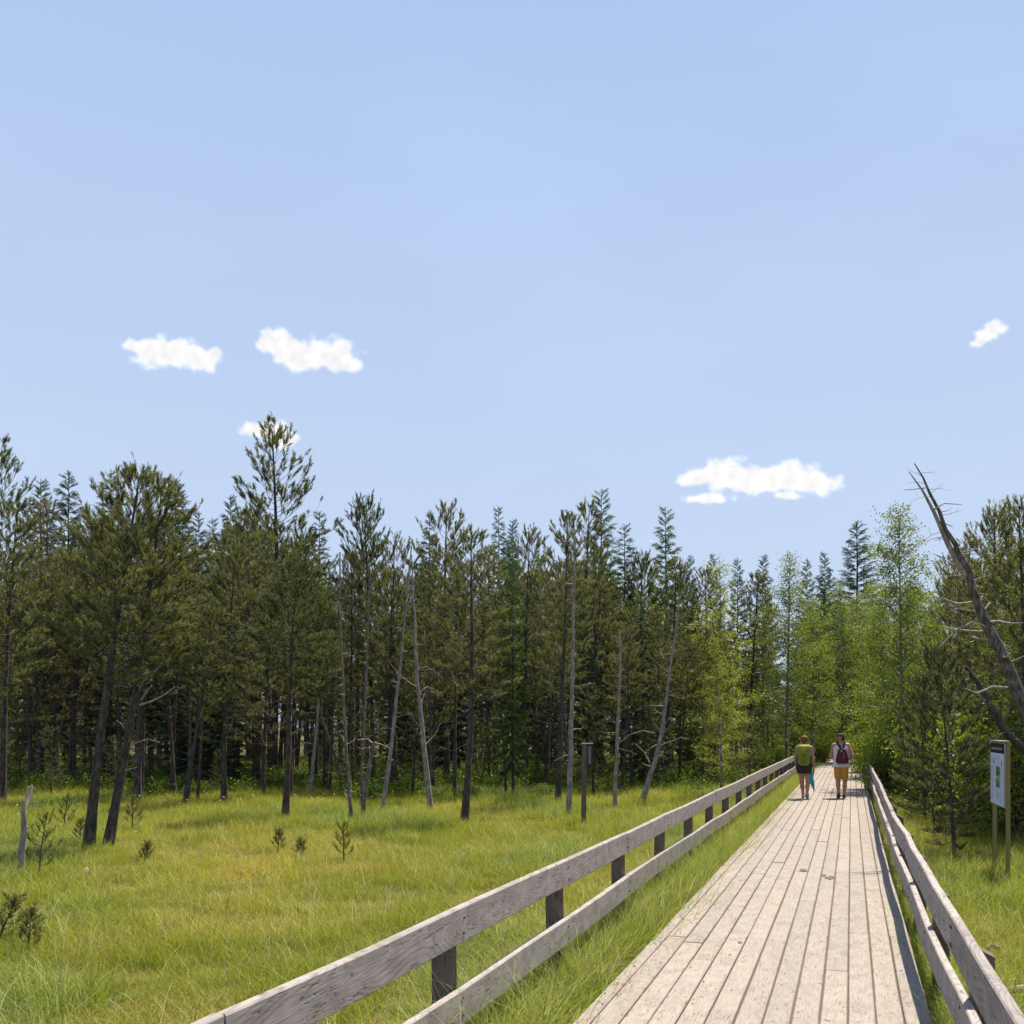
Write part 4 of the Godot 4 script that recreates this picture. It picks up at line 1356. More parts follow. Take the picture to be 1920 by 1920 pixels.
# ---------------------------------------------------------------- grass
func tussock(sd: int, blades: int, tall: float, spread: float, arch: float, width: float, cols: Array) -> ArrayMesh:
	var rng := RandomNumberGenerator.new()
	rng.seed = sd
	var s := Shape.new()
	for i in blades:
		var az := rng.randf() * TAU
		var r := spread * sqrt(rng.randf())
		var a2 := rng.randf() * TAU
		var root := Vector3(cos(a2) * r, -0.03, sin(a2) * r)
		var out := Vector3(cos(az), 0, sin(az))
		var h := tall * rng.randf_range(0.45, 1.15)
		var bend := arch * rng.randf_range(0.15, 1.2)
		var side := out.cross(Vector3.UP).rotated(Vector3.UP, rng.randf_range(-0.8, 0.8)) * width * rng.randf_range(0.7, 1.3)
		var prev := [root - side, root + side]
		var c := shade_of(rng, cols[rng.randi() % cols.size()], cols[rng.randi() % cols.size()])
		var n0 := s.v.size()
		for k in 3:
			var q := (k + 1) / 3.0
			var p := root + Vector3.UP * h * (q - 0.35 * bend * q * q) + out * h * bend * q * q * 0.9
			var sd2 := side * (1.0 - 0.75 * q)
			if k < 2:
				var cur := [p - sd2, p + sd2]
				s.v.append(prev[0]); s.v.append(prev[1]); s.v.append(cur[1])
				s.v.append(prev[0]); s.v.append(cur[1]); s.v.append(cur[0])
				prev = cur
			else:
				s.v.append(prev[0]); s.v.append(prev[1]); s.v.append(p)
		for k in s.v.size() - n0:
			s.c.append(c)
	return s.mesh(true)


func scatter(called: String, mesh: Mesh, mat: Material, spots: Array, label: String, category: String) -> void:
	var buf := PackedFloat32Array()
	buf.resize(spots.size() * 16)
	var o := 0
	for a in spots:
		var p: Vector3 = a[0]
		var b: Basis = a[1]
		var c: Color = a[2]
		var row := [b.x.x, b.y.x, b.z.x, p.x, b.x.y, b.y.y, b.z.y, p.y, b.x.z, b.y.z, b.z.z, p.z, c.r, c.g, c.b, 1.0]
		for k in 16:
			buf[o + k] = row[k]
		o += 16
	var mm := MultiMesh.new()
	mm.transform_format = MultiMesh.TRANSFORM_3D
	mm.use_colors = true
	mm.mesh = mesh
	mm.instance_count = spots.size()
	mm.buffer = buf
	var m := MultiMeshInstance3D.new()
	m.name = numbered(called)
	m.multimesh = mm
	m.material_override = mat
	add_child(m)
	tag(m, label, category, "", "stuff")


func grasses() -> void:
	var green := Color(0.18, 0.228, 0.036)
	var lime := Color(0.275, 0.3, 0.038)
	var gold := Color(0.345, 0.31, 0.05)
	var straw := Color(0.48, 0.45, 0.22)
	var rust := Color(0.35, 0.22, 0.08)
	var deep := Color(0.095, 0.155, 0.032)
	var fresh := Color(0.2, 0.27, 0.052)
	var kinds := [
		tussock(201, 70, 0.27, 0.22, 1.0, 0.0022, [green, lime, lime, green, gold]),
		tussock(202, 70, 0.23, 0.24, 1.25, 0.0022, [lime, lime, gold, green, straw]),
		tussock(203, 64, 0.31, 0.22, 1.1, 0.002, [green, deep, lime, green, straw]),
		tussock(204, 64, 0.18, 0.24, 1.3, 0.0024, [gold, rust, lime, straw]),
	]
	var tall := tussock(205, 50, 0.6, 0.14, 1.35, 0.0024, [fresh, lime, green, lime, straw, straw])
	var pale := tussock(206, 10, 0.55, 0.24, 1.35, 0.0018, [straw, straw, lime])
	var lush := tussock(207, 60, 0.4, 0.2, 1.0, 0.0028, [green, fresh, fresh, lime])
	var spots := [[], [], [], []]
	var pale_spots := []
	var rng := RandomNumberGenerator.new()
	rng.seed = 555
	# the open bog and the forest floor: thick near, thinner far
	var bands := [[5.2, 9.0, 46.0], [9.0, 14.0, 34.0], [14.0, 22.0, 22.0], [22.0, 34.0, 13.0], [34.0, 52.0, 5.0]]
	for b in bands:
		var d0: float = b[0]
		var d1: float = b[1]
		var wide := d1 * 2020.0 / F
		var n := int((d1 - d0) * wide * b[2])
		for i in n:
			var d := rng.randf_range(d0, d1)
			var u := CX + rng.randf_range(-1010, 1010) / F * d1 / d * F
			if u < -60 or u > 1980:
				continue
			var p := EYE + fwd * d + rgt * ((u - CX) / F * d)
			if p.x > -1.64 and p.x < 0.55 and p.z > -60.0:
				continue
			if p.x > 0.6 and d < 9.0 and rng.randf() < 0.1:
				continue
			p.y = ground_height(p.x, p.z)
			var patch := patch_noise.get_noise_2d(p.x, p.z)
			var patch2 := patch_noise.get_noise_2d(p.x * 2.3 + 90, p.z * 2.3)
			var k := 0
			if patch2 > 0.22 and d < 16.0:
				k = 3
			elif patch > 0.1:
				k = 1
			elif patch < -0.18:
				k = 2
			if rng.randf() < 0.2:
				k = rng.randi_range(0, 2)
			var grow := 1.0 if d < 14.0 else lerpf(1.0, 1.7, smoothstep(14.0, 40.0, d))
			if p.x > 0.6:
				k = [0, 2, 0, 1][rng.randi_range(0, 3)]
				grow *= 1.25
			var s := rng.randf_range(0.7, 1.25) * grow * (1.0 + 0.35 * patch2)
			var basis := Basis(Vector3(1, 0, 0.2).normalized(), rng.randf_range(-0.2, 0.2)) * Basis(Vector3.UP, rng.randf() * TAU) * Basis.from_scale(Vector3(s * 1.1, s * rng.randf_range(0.8, 1.15), s * 1.1))
			var warm := clampf(0.5 + patch * 1.2, 0, 1)
			var col := Color(0.86, 0.95, 0.9).lerp(Color(1.16, 1.04, 0.9), warm)
			var kk := rng.randf_range(0.85, 1.12)
			spots[k].append([p, basis, Color(col.r * kk, col.g * kk, col.b * kk)])
			if rng.randf() < (0.16 if d < 22.0 else 0.05):
				pale_spots.append([p, Basis(Vector3.UP, rng.randf() * TAU) * Basis.from_scale(Vector3.ONE * rng.randf_range(0.7, 1.2)), Color(1, 1, 1)])
	var names := ["mixed green sedge covering the open bog", "yellow green sedge patches on the bog", "fine pale sedge on the bog and forest floor", "short rusty gold bog grass in patches"]
	for k in 4:
		scatter("bog_grass", kinds[k], mats["blades"], spots[k], names[k], "grass")
	scatter("bog_grass", pale, mats["blades"], pale_spots, "long pale straw blades arching over the sedge", "grass")
	# long grass between the planks' edge and the fence, on both sides
	var edge := []
	var edge_lush := []
	for i in 4200:
		var d := lerpf(1.6, 58.0, pow(rng.randf(), 1.7))
		var side := rng.randf() < 0.62
		var x := 0.0
		if side:
			var bare := -1.58
			x = rng.randf_range(left_x(d) - 0.25, bare)
			if patch_noise.get_noise_2d(3.0, d * 5.0) < -0.15 and x > -1.75:
				continue
		else:
			x = rng.randf_range(0.5, 0.95)
			if d < 7.0 and x < 0.6 and rng.randf() < 0.6:
				continue
		var p := Vector3(x, ground_height(x, -d), -d)
		var s := rng.randf_range(0.75, 1.3)
		if not side:
			s *= 0.85
		var lean := rng.randf_range(-0.25, 0.6) * (1.0 if side else -1.0)
		if side and x > -1.76:
			lean = rng.randf_range(0.25, 1.15)
			s *= rng.randf_range(0.9, 1.35)
		var basis := Basis(Vector3(0, 0, -1), lean) * Basis(Vector3.UP, rng.randf() * TAU) * Basis.from_scale(Vector3(s, s * rng.randf_range(0.8, 1.1), s))
		var kk := rng.randf_range(0.85, 1.2)
		(edge if rng.randf() < 0.65 else edge_lush).append([p, basis, Color(kk, kk, kk * 0.9)])
	scatter("edge_grass", tall, mats["blades"], edge, "long arching grass along the edges of the boardwalk", "grass")
	scatter("edge_grass", lush, mats["blades"], edge_lush, "lush green grass between planks and fence", "grass")
	# dry leaf and needle litter lying on the planks, mostly along the grassy edges
	var bit := Shape.new()
	for q in [[Vector3(-0.012, 0.001, 0), Vector3(0.004, 0.004, 0.006), Vector3(0.014, 0.001, 0.001)], [Vector3(-0.012, 0.001, 0), Vector3(0.014, 0.001, 0.001), Vector3(0.002, 0.003, -0.006)]]:
		for k in 3:
			bit.v.append(q[k])
			bit.c.append(Color(0.16, 0.115, 0.06))
	var litter := []
	for i in 1100:
		var d := lerpf(2.2, 40.0, pow(rng.randf(), 2.0))
		var e := pow(rng.randf(), 2.4) * 0.75
		var x := -1.53 + e if rng.randf() < 0.72 else 0.45 - e * 0.5
		var kk := rng.randf_range(0.4, 1.5)
		litter.append([Vector3(x, 0.005, -d), Basis(Vector3.UP, rng.randf() * TAU) * Basis.from_scale(Vector3.ONE * rng.randf_range(0.35, 1.3)), Color(kk, kk, kk)])
	scatter("leaf_litter", bit.mesh(true), mats["blades"], litter, "dry brown litter scattered over the planks' edges", "litter")
	# leafy ground cover under the trees
	var cover := Shape.new()
	var r2 := RandomNumberGenerator.new()
	r2.seed = 44
	for i in 16:
		sprig(cover, leaf_sets, r2, Vector3(r2.randf_range(-0.28, 0.28), r2.randf_range(0.04, 0.34), r2.randf_range(-0.28, 0.28)), Vector3(r2.randf() - 0.5, 1, r2.randf() - 0.5), r2.randf_range(0.8, 1.2), shade_of(r2, Color(0.075, 0.125, 0.026), Color(0.14, 0.185, 0.045)))
	var floor_spots := []
	for i in 9000:
		var d := lerpf(20.0, 56.0, pow(rng.randf(), 1.25))
		var u := rng.randf_range(-40, 1960)
		var p := EYE + fwd * d + rgt * ((u - CX) / F * d)
		if absf(p.x + 0.6) < 1.8 and -p.z < 62.0:
			continue
		var edge_d := 27.0 + 4.0 * patch_noise.get_noise_2d(u * 0.02, 7.0)
		if u > 1650:
			edge_d = 20.0
		if d < edge_d:
			continue
		if patch_noise.get_noise_2d(p.x * 1.4, p.z * 1.4) < -0.12:
			continue
		p.y = ground_height(p.x, p.z)
		var s := rng.randf_range(0.7, 1.7)
		var kk := rng.randf_range(0.8, 1.2)
		floor_spots.append([p, Basis(Vector3.UP, rng.randf() * TAU) * Basis.from_scale(Vector3(s, s, s)), Color(kk, kk, kk)])
	scatter("ground_cover", cover.mesh(true), mats["leaves"], floor_spots, "leafy bilberry ground cover under the trees", "ground cover")
	# white cotton-grass heads
	var head := Shape.new()
	for i in 14:
		var d := Vector3(r2.randf_range(-1, 1), r2.randf_range(-0.7, 1), r2.randf_range(-1, 1)).normalized() * 0.03
		var sd2 := d.cross(Vector3(0.3, 0.5, 0.8)).normalized() * 0.012
		var c := Vector3(0, 0.34, 0)
		head.v.append(c - sd2); head.v.append(c + sd2); head.v.append(c + d)
		for k in 3:
			head.c.append(Color(0.75, 0.74, 0.7))
	for q in [Vector3(0.0025, 0, 0), Vector3(0, 0, 0.0025)]:
		head.v.append(-q); head.v.append(q); head.v.append(Vector3(0, 0.35, 0))
		for k in 3:
			head.c.append(Color(0.1, 0.13, 0.03))
	var cotton := []
	for a in [[250, 480, 1462, 1530, 46], [430, 690, 1455, 1515, 64], [0, 420, 1500, 1600, 14], [800, 1300, 1455, 1500, 20]]:
		for i in a[4]:
			var p := on_ground(rng.randf_range(a[0], a[1]), rng.randf_range(a[2], a[3]))
			cotton.append([p, Basis(Vector3.UP, rng.randf() * TAU) * Basis.from_scale(Vector3.ONE * rng.randf_range(0.55, 1.0)), Color(1, 1, 1)])
	cotton.append([on_ground(163, 1694), Basis.from_scale(Vector3.ONE * 1.2), Color(1, 1, 1)])
	scatter("cotton_grass", head.mesh(true), mats["blades"], cotton, "white fluffy cotton-grass heads dotted over the bog edge", "wildflowers")


# ---------------------------------------------------------------- signs
func box_at(s: Shape, c: Vector3, size: Vector3, ease := 0.004) -> void:
	s.board(PackedVector3Array([c - Vector3(0, size.y / 2, 0), c + Vector3(0, size.y / 2, 0)]), size.x, size.z, ease, Vector2(c.x, c.z), Vector3(0, 0, -1))


func sign_board() -> void:
	# its long side runs along the walk, its face looks at the planks
	var foot := on_ground(1885, 1664)
	var o := thing("information_sign", "information board with dark header on two olive posts beside boardwalk", "sign", foot)
	var olive := plain("olive_paint", lin(0.2, 0.165, 0.06), 0.6)
	var d := depth_of(foot)
	var wide := 1.0
	var far_foot := at(1860.5, 1500, d + wide * 0.93)
	var run := far_foot - foot
	run.y = 0
	run = run.normalized()
	o.basis = Basis(run.cross(Vector3.UP), Vector3.UP, -run)      # x away from the walk, -z along the board
	var top := (1664.0 - 1391.0) / F * d
	for k in 2:
		var s := Shape.new()
		var h := top if k == 0 else top - 0.02
		s.board(PackedVector3Array([Vector3(0, -0.4, 0), Vector3(0, h, 0)]), 0.05, 0.05, 0.005, Vector2.ZERO, Vector3(0, 0, -1))
		part("post", s.mesh(true), olive, o, Vector3(0.03, 0, -k * wide * 0.985))
	var hi := top - 0.02
	var lo := top - 0.86
	var ps := Shape.new()
	box_at(ps, Vector3(-0.0075, (hi + lo) / 2, -wide * 0.49), Vector3(0.016, hi - lo, wide * 1.02), 0.002)
	var panel := part("panel", ps.mesh(true), plain("panel_edge", lin(0.3, 0.3, 0.31), 0.5), o)
	var fs := Shape.new()
	var x := -0.0195
	var z0 := 0.012
	var z1 := -wide * 0.995
	fs.quad(Vector3(x, hi - 0.006, z1), Vector3(x, hi - 0.006, z0), Vector3(x, lo + 0.006, z0), Vector3(x, lo + 0.006, z1), Vector3(-1, 0, 0), Vector2(0, 0), Vector2(1, 0), Vector2(1, 1), Vector2(0, 1))
	var pm := plain("printed_sheet", Color.WHITE, 0.45)
	pm.albedo_texture = sheet()
	part("printed_sheet", fs.mesh(true), pm, panel)
	var cs := Shape.new()
	box_at(cs, Vector3(0.005, top + 0.006, -wide * 0.49), Vector3(0.075, 0.014, wide * 1.07), 0.003)
	part("cap_strip", cs.mesh(true), plain("cap_grey", lin(0.4, 0.38, 0.34), 0.6), o)


# the print: dark header with an unreadable line, pale sheet, grey columns, a picture of the bog
func sheet() -> ImageTexture:
	var rng := RandomNumberGenerator.new()
	rng.seed = 12
	var im := Image.create(512, 440, false, Image.FORMAT_RGB8)
	im.fill(Color(0.78, 0.8, 0.86))
	im.fill_rect(Rect2i(0, 0, 512, 70), Color(0.05, 0.08, 0.07))
	var x := 40
	while x < 440:
		var w := rng.randi_range(8, 18)
		im.fill_rect(Rect2i(x, rng.randi_range(28, 32), w, rng.randi_range(14, 20)), Color(0.55, 0.58, 0.57))
		x += w + rng.randi_range(3, 7)
	for col in [[20, 90, 110, 60], [20, 165, 160, 240], [200, 320, 120, 90], [370, 170, 120, 150], [350, 330, 140, 90], [150, 90, 330, 26]]:
		var y: int = col[1]
		while y < col[1] + col[3]:
			var w: int = rng.randi_range(int(col[2] * 0.6), col[2])
			im.fill_rect(Rect2i(col[0], y, w, 2), Color(0.55, 0.57, 0.63))
			y += 6
	for q in [[130, 105, 34, 50, Color(0.2, 0.3, 0.25)], [300, 115, 14, 48, Color(0.25, 0.25, 0.28)], [410, 118, 34, 46, Color(0.3, 0.28, 0.26)], [180, 260, 22, 20, Color(0.25, 0.28, 0.3)], [40, 385, 30, 34, Color(0.25, 0.35, 0.42)], [290, 345, 24, 50, Color(0.25, 0.36, 0.26)]]:
		for y in q[3]:
			var half := int(q[2] * 0.5 * sqrt(maxf(0.05, 1.0 - pow((y - q[3] * 0.5) / (q[3] * 0.5), 2))))
			im.fill_rect(Rect2i(q[0] + int(q[2] * 0.5) - half, q[1] + y, half * 2, 1), q[4])
	for y in 150:
		for xx in 150:
			var t := y / 150.0
			var c := Color(0.35, 0.5, 0.5).lerp(Color(0.2, 0.38, 0.26), smoothstep(0.0, 0.35, t))
			if t > 0.42:
				c = Color(0.62, 0.68, 0.42).lerp(Color(0.22, 0.42, 0.26), smoothstep(0.45, 1.0, t))
			c = c.lerp(Color(0.15, 0.25, 0.2), 0.5 * clampf(patch_noise.get_noise_2d(xx * 0.6, y * 0.6) * 2.0, 0, 1))
			im.set_pixel(215 + xx, 165 + y, c)
	return ImageTexture.create_from_image(im)


func marker_post() -> void:
	var foot := on_ground(1094, 1548)
	var d := depth_of(foot)
	var m := 1.0 / F * d
	var o := thing("marker_post", "wooden marker post with narrow dark striped plate standing in the bog", "post", foot)
	o.rotation.y = yaw
	o.rotation.z = -0.012
	var top := (1548.0 - 1393.0) * m
	var s := Shape.new()
	s.board(PackedVector3Array([Vector3(0, -0.3, 0), Vector3(0, top, 0)]), 0.1, 0.1, 0.008, Vector2.ZERO, Vector3(0, 0, -1))
	part("post", s.mesh(true), mats["post_wood"], o)
	var p := Shape.new()
	var h := 44.0 * m
	box_at(p, Vector3(0.115, top - 0.02 - h / 2, 0.0), Vector3(0.115, h, 0.03), 0.003)
	var plate := part("plate", p.mesh(true), plain("plate_dark", lin(0.03, 0.032, 0.035), 0.5), o)
	var lines := 16
	for i in lines:
		var q := Shape.new()
		box_at(q, Vector3(0.112, top - 0.06 - (h - 0.14) * i / (lines - 1), 0.0165), Vector3(0.065, (h - 0.14) / lines * 0.45, 0.002), 0.0004)
		part("stripe", q.mesh(true), mats.get("stripe_grey", plain("stripe_grey", lin(0.3, 0.29, 0.3), 0.5)), plate)
	var c := Shape.new()
	box_at(c, Vector3(0.062, top + 0.009, 0), Vector3(0.24, 0.018, 0.13), 0.004)
	part("cap", c.mesh(true), plain("cap_pale", lin(0.5, 0.46, 0.43), 0.5), o)


# ---------------------------------------------------------------- people
# bones [a, b, ra, rb] joined by a smooth minimum and meshed as surface nets; cuts are planes [point, outward normal]
func flesh(bones: Array, cell: float, blend: float, cuts := [], into: Shape = null) -> Shape:
	var lo := Vector3.ONE * 1e9
	var hi := -lo
	for b in bones:
		var r: float = maxf(b[2], b[3]) + blend
		for e in 2:
			lo = lo.min(b[e] - Vector3.ONE * r)
			hi = hi.max(b[e] + Vector3.ONE * r)
	lo -= Vector3.ONE * cell * 2
	hi += Vector3.ONE * cell * 2
	var nx := int((hi.x - lo.x) / cell) + 2
	var ny := int((hi.y - lo.y) / cell) + 2
	var nz := int((hi.z - lo.z) / cell) + 2
	var f := PackedFloat32Array()
	f.resize(nx * ny * nz)
	f.fill(0.5)
	for b in bones:
		var a: Vector3 = b[0]
		var e: Vector3 = b[1]
		var ra: float = b[2]
		var rb: float = b[3]
		var reach := maxf(ra, rb) + blend + cell * 2
		var p0 := ((a.min(e) - Vector3.ONE * reach - lo) / cell).floor().max(Vector3.ZERO)
		var p1 := ((a.max(e) + Vector3.ONE * reach - lo) / cell).ceil().min(Vector3(nx - 1, ny - 1, nz - 1))
		var ab := e - a
		var l2 := maxf(ab.length_squared(), 1e-9)
		for z in range(int(p0.z), int(p1.z) + 1):
			for y in range(int(p0.y), int(p1.y) + 1):
				var at_ := (z * ny + y) * nx
				for x in range(int(p0.x), int(p1.x) + 1):
					var p := lo + Vector3(x, y, z) * cell
					var t := clampf((p - a).dot(ab) / l2, 0, 1)
					var dd := p.distance_to(a + ab * t) - lerpf(ra, rb, t)
					var old := f[at_ + x]
					var hh := maxf(blend - absf(old - dd), 0.0) / blend
					f[at_ + x] = minf(old, dd) - hh * hh * blend * 0.25
	for c in cuts:
		for z in nz:
			for y in ny:
				for x in nx:
					var i := (z * ny + y) * nx + x
					f[i] = maxf(f[i], (lo + Vector3(x, y, z) * cell - c[0]).dot(c[1]))
	var s := into if into else Shape.new()
	var made := {}
	var verts := PackedVector3Array()
	var offs := [0, 1, nx, nx + 1, nx * ny, nx * ny + 1, nx * ny + nx, nx * ny + nx + 1]
	var corner := [Vector3(0, 0, 0), Vector3(1, 0, 0), Vector3(0, 1, 0), Vector3(1, 1, 0), Vector3(0, 0, 1), Vector3(1, 0, 1), Vector3(0, 1, 1), Vector3(1, 1, 1)]
	var edges := [[0, 1], [2, 3], [4, 5], [6, 7], [0, 2], [1, 3], [4, 6], [5, 7], [0, 4], [1, 5], [2, 6], [3, 7]]
	for z in nz - 1:
		for y in ny - 1:
			for x in nx - 1:
				var i := (z * ny + y) * nx + x
				if f[i] > cell * 2.0:
					continue
				var inside := 0
				for k in 8:
					if f[i + offs[k]] < 0.0:
						inside += 1
				if inside == 0 or inside == 8:
					continue
				var sum := Vector3.ZERO
				var n := 0
				for e in edges:
					var a := f[i + offs[e[0]]]
					var b := f[i + offs[e[1]]]
					if (a < 0.0) != (b < 0.0):
						sum += corner[e[0]].lerp(corner[e[1]], a / (a - b))
						n += 1
				made[i] = verts.size()
				verts.append(lo + (Vector3(x, y, z) + sum / n) * cell)
	var normals := PackedVector3Array()
	normals.resize(verts.size())
	var quads := []
	var steps := [1, nx, nx * ny]
	for i in made:
		for ax in 3:
			var j: int = i + steps[ax]
			if j >= f.size() or (f[i] < 0.0) == (f[j] < 0.0):
				continue
			var s1: int = steps[(ax + 1) % 3]
			var s2: int = steps[(ax + 2) % 3]
			if not (made.has(i - s1) and made.has(i - s2) and made.has(i - s1 - s2)):
				continue
			var q := [made[i], made[i - s1], made[i - s1 - s2], made[i - s2]]
			var want := Vector3.ZERO
			want[ax] = 1.0 if f[i] < 0.0 else -1.0
			var g := (verts[q[2]] - verts[q[0]]).cross(verts[q[3]] - verts[q[1]])
			if g.dot(want) < 0.0:
				g = -g
			for k in q:
				normals[k] += g
			quads.append(q)
	for q in quads:
		var n := []
		for k in q:
			n.append(normals[k].normalized())
		s.tri(verts[q[0]], verts[q[1]], verts[q[2]], n[0], n[1], n[2])
		s.tri(verts[q[0]], verts[q[2]], verts[q[3]], n[0], n[2], n[3])
	return s


# a hand: palm and five fingers, from the wrist along `d`, with the palm's thumb side `th` and `curl` of the fingers towards `inw`
func hand(s: Shape, wrist: Vector3, d: Vector3, th: Vector3, inw: Vector3, curl: float) -> void:
	var b := []
	var k := wrist + d * 0.075
	b.append([wrist, k + th * 0.018, 0.021, 0.018])
	b.append([wrist, k - th * 0.016, 0.02, 0.016])
	var ln := [0.068, 0.078, 0.072, 0.056]
	for i in 4:
		var base := k + th * (0.027 - 0.0185 * i)
		var p := base
		var ang := 0.0
		for j in 3:
			ang += curl * [0.6, 1.0, 0.8][j]
			var dir := (d * cos(ang) + inw * sin(ang)).normalized()
			var e: Vector3 = p + dir * ln[i] * [0.45, 0.32, 0.26][j]
			b.append([p, e, 0.009 - 0.001 * j, 0.0083 - 0.001 * j])
			p = e
	var t0 := wrist + d * 0.022 + th * 0.018
	var t1 := t0 + (d * 0.7 + th * 0.65 + inw * 0.2).normalized() * 0.035
	var t2 := t1 + (d * 0.9 + th * 0.15 + inw * 0.4).normalized() * 0.03
	b.append([t0, t1, 0.012, 0.01])
	b.append([t1, t2, 0.01, 0.008])
	flesh(b, 0.0045, 0.006, [], s)


# head with its middle at c, looking along `look`
func head(s: Shape, c: Vector3, look: Vector3, k := 1.0) -> void:
	var up := Vector3.UP
	var sd := look.cross(up)
	var b := [
		[c + up * 0.025 - look * 0.02, c + up * 0.03 + look * 0.022, 0.078 * k, 0.07 * k],
		[c - up * 0.03 + look * 0.02, c - up * 0.075 + look * 0.055, 0.058 * k, 0.03 * k],
		[c - up * 0.02 + look * 0.055, c - up * 0.085 + look * 0.068, 0.03 * k, 0.02 * k],
		[c + up * 0.012 + look * 0.085, c - up * 0.022 + look * 0.108, 0.009, 0.013],
		[c - up * 0.052 + look * 0.085 - sd * 0.015, c - up * 0.052 + look * 0.085 + sd * 0.015, 0.007, 0.007],
		[c - up * 0.03 - look * 0.02, c - up * 0.15 - look * 0.03, 0.055, 0.056],
	]
	for e in [-1.0, 1.0]:
		b.append([c + sd * e * 0.075 * k + up * 0.012 - look * 0.006, c + sd * e * 0.078 * k - up * 0.03, 0.014, 0.01])
	flesh(b, 0.007, 0.018, [], s)


func ball(r: float, squash := Vector3.ONE) -> ArrayMesh:
	var m := SphereMesh.new()
	m.radius = r
	m.height = 2 * r
	m.radial_segments = 16
	m.rings = 8
	var st := SurfaceTool.new()
	st.append_from(m, 0, Transform3D(Basis.from_scale(squash), Vector3.ZERO))
	return st.commit()


func eyes(o: Node3D, c: Vector3, look: Vector3) -> void:
	var sd := look.cross(Vector3.UP)
	var m := plain("eye_dark", lin(0.03, 0.025, 0.02), 0.2)
	for e in [-1.0, 1.0]:
		part("eye", ball(0.009), m, o, c + look * 0.083 + sd * e * 0.032 + Vector3.UP * 0.008)


func people() -> void:
	var skin := plain("skin", lin(0.38, 0.2, 0.125), 0.55)
	skin.subsurf_scatter_enabled = true
	skin.subsurf_scatter_strength = 0.1
	woman(skin)
	man(skin)


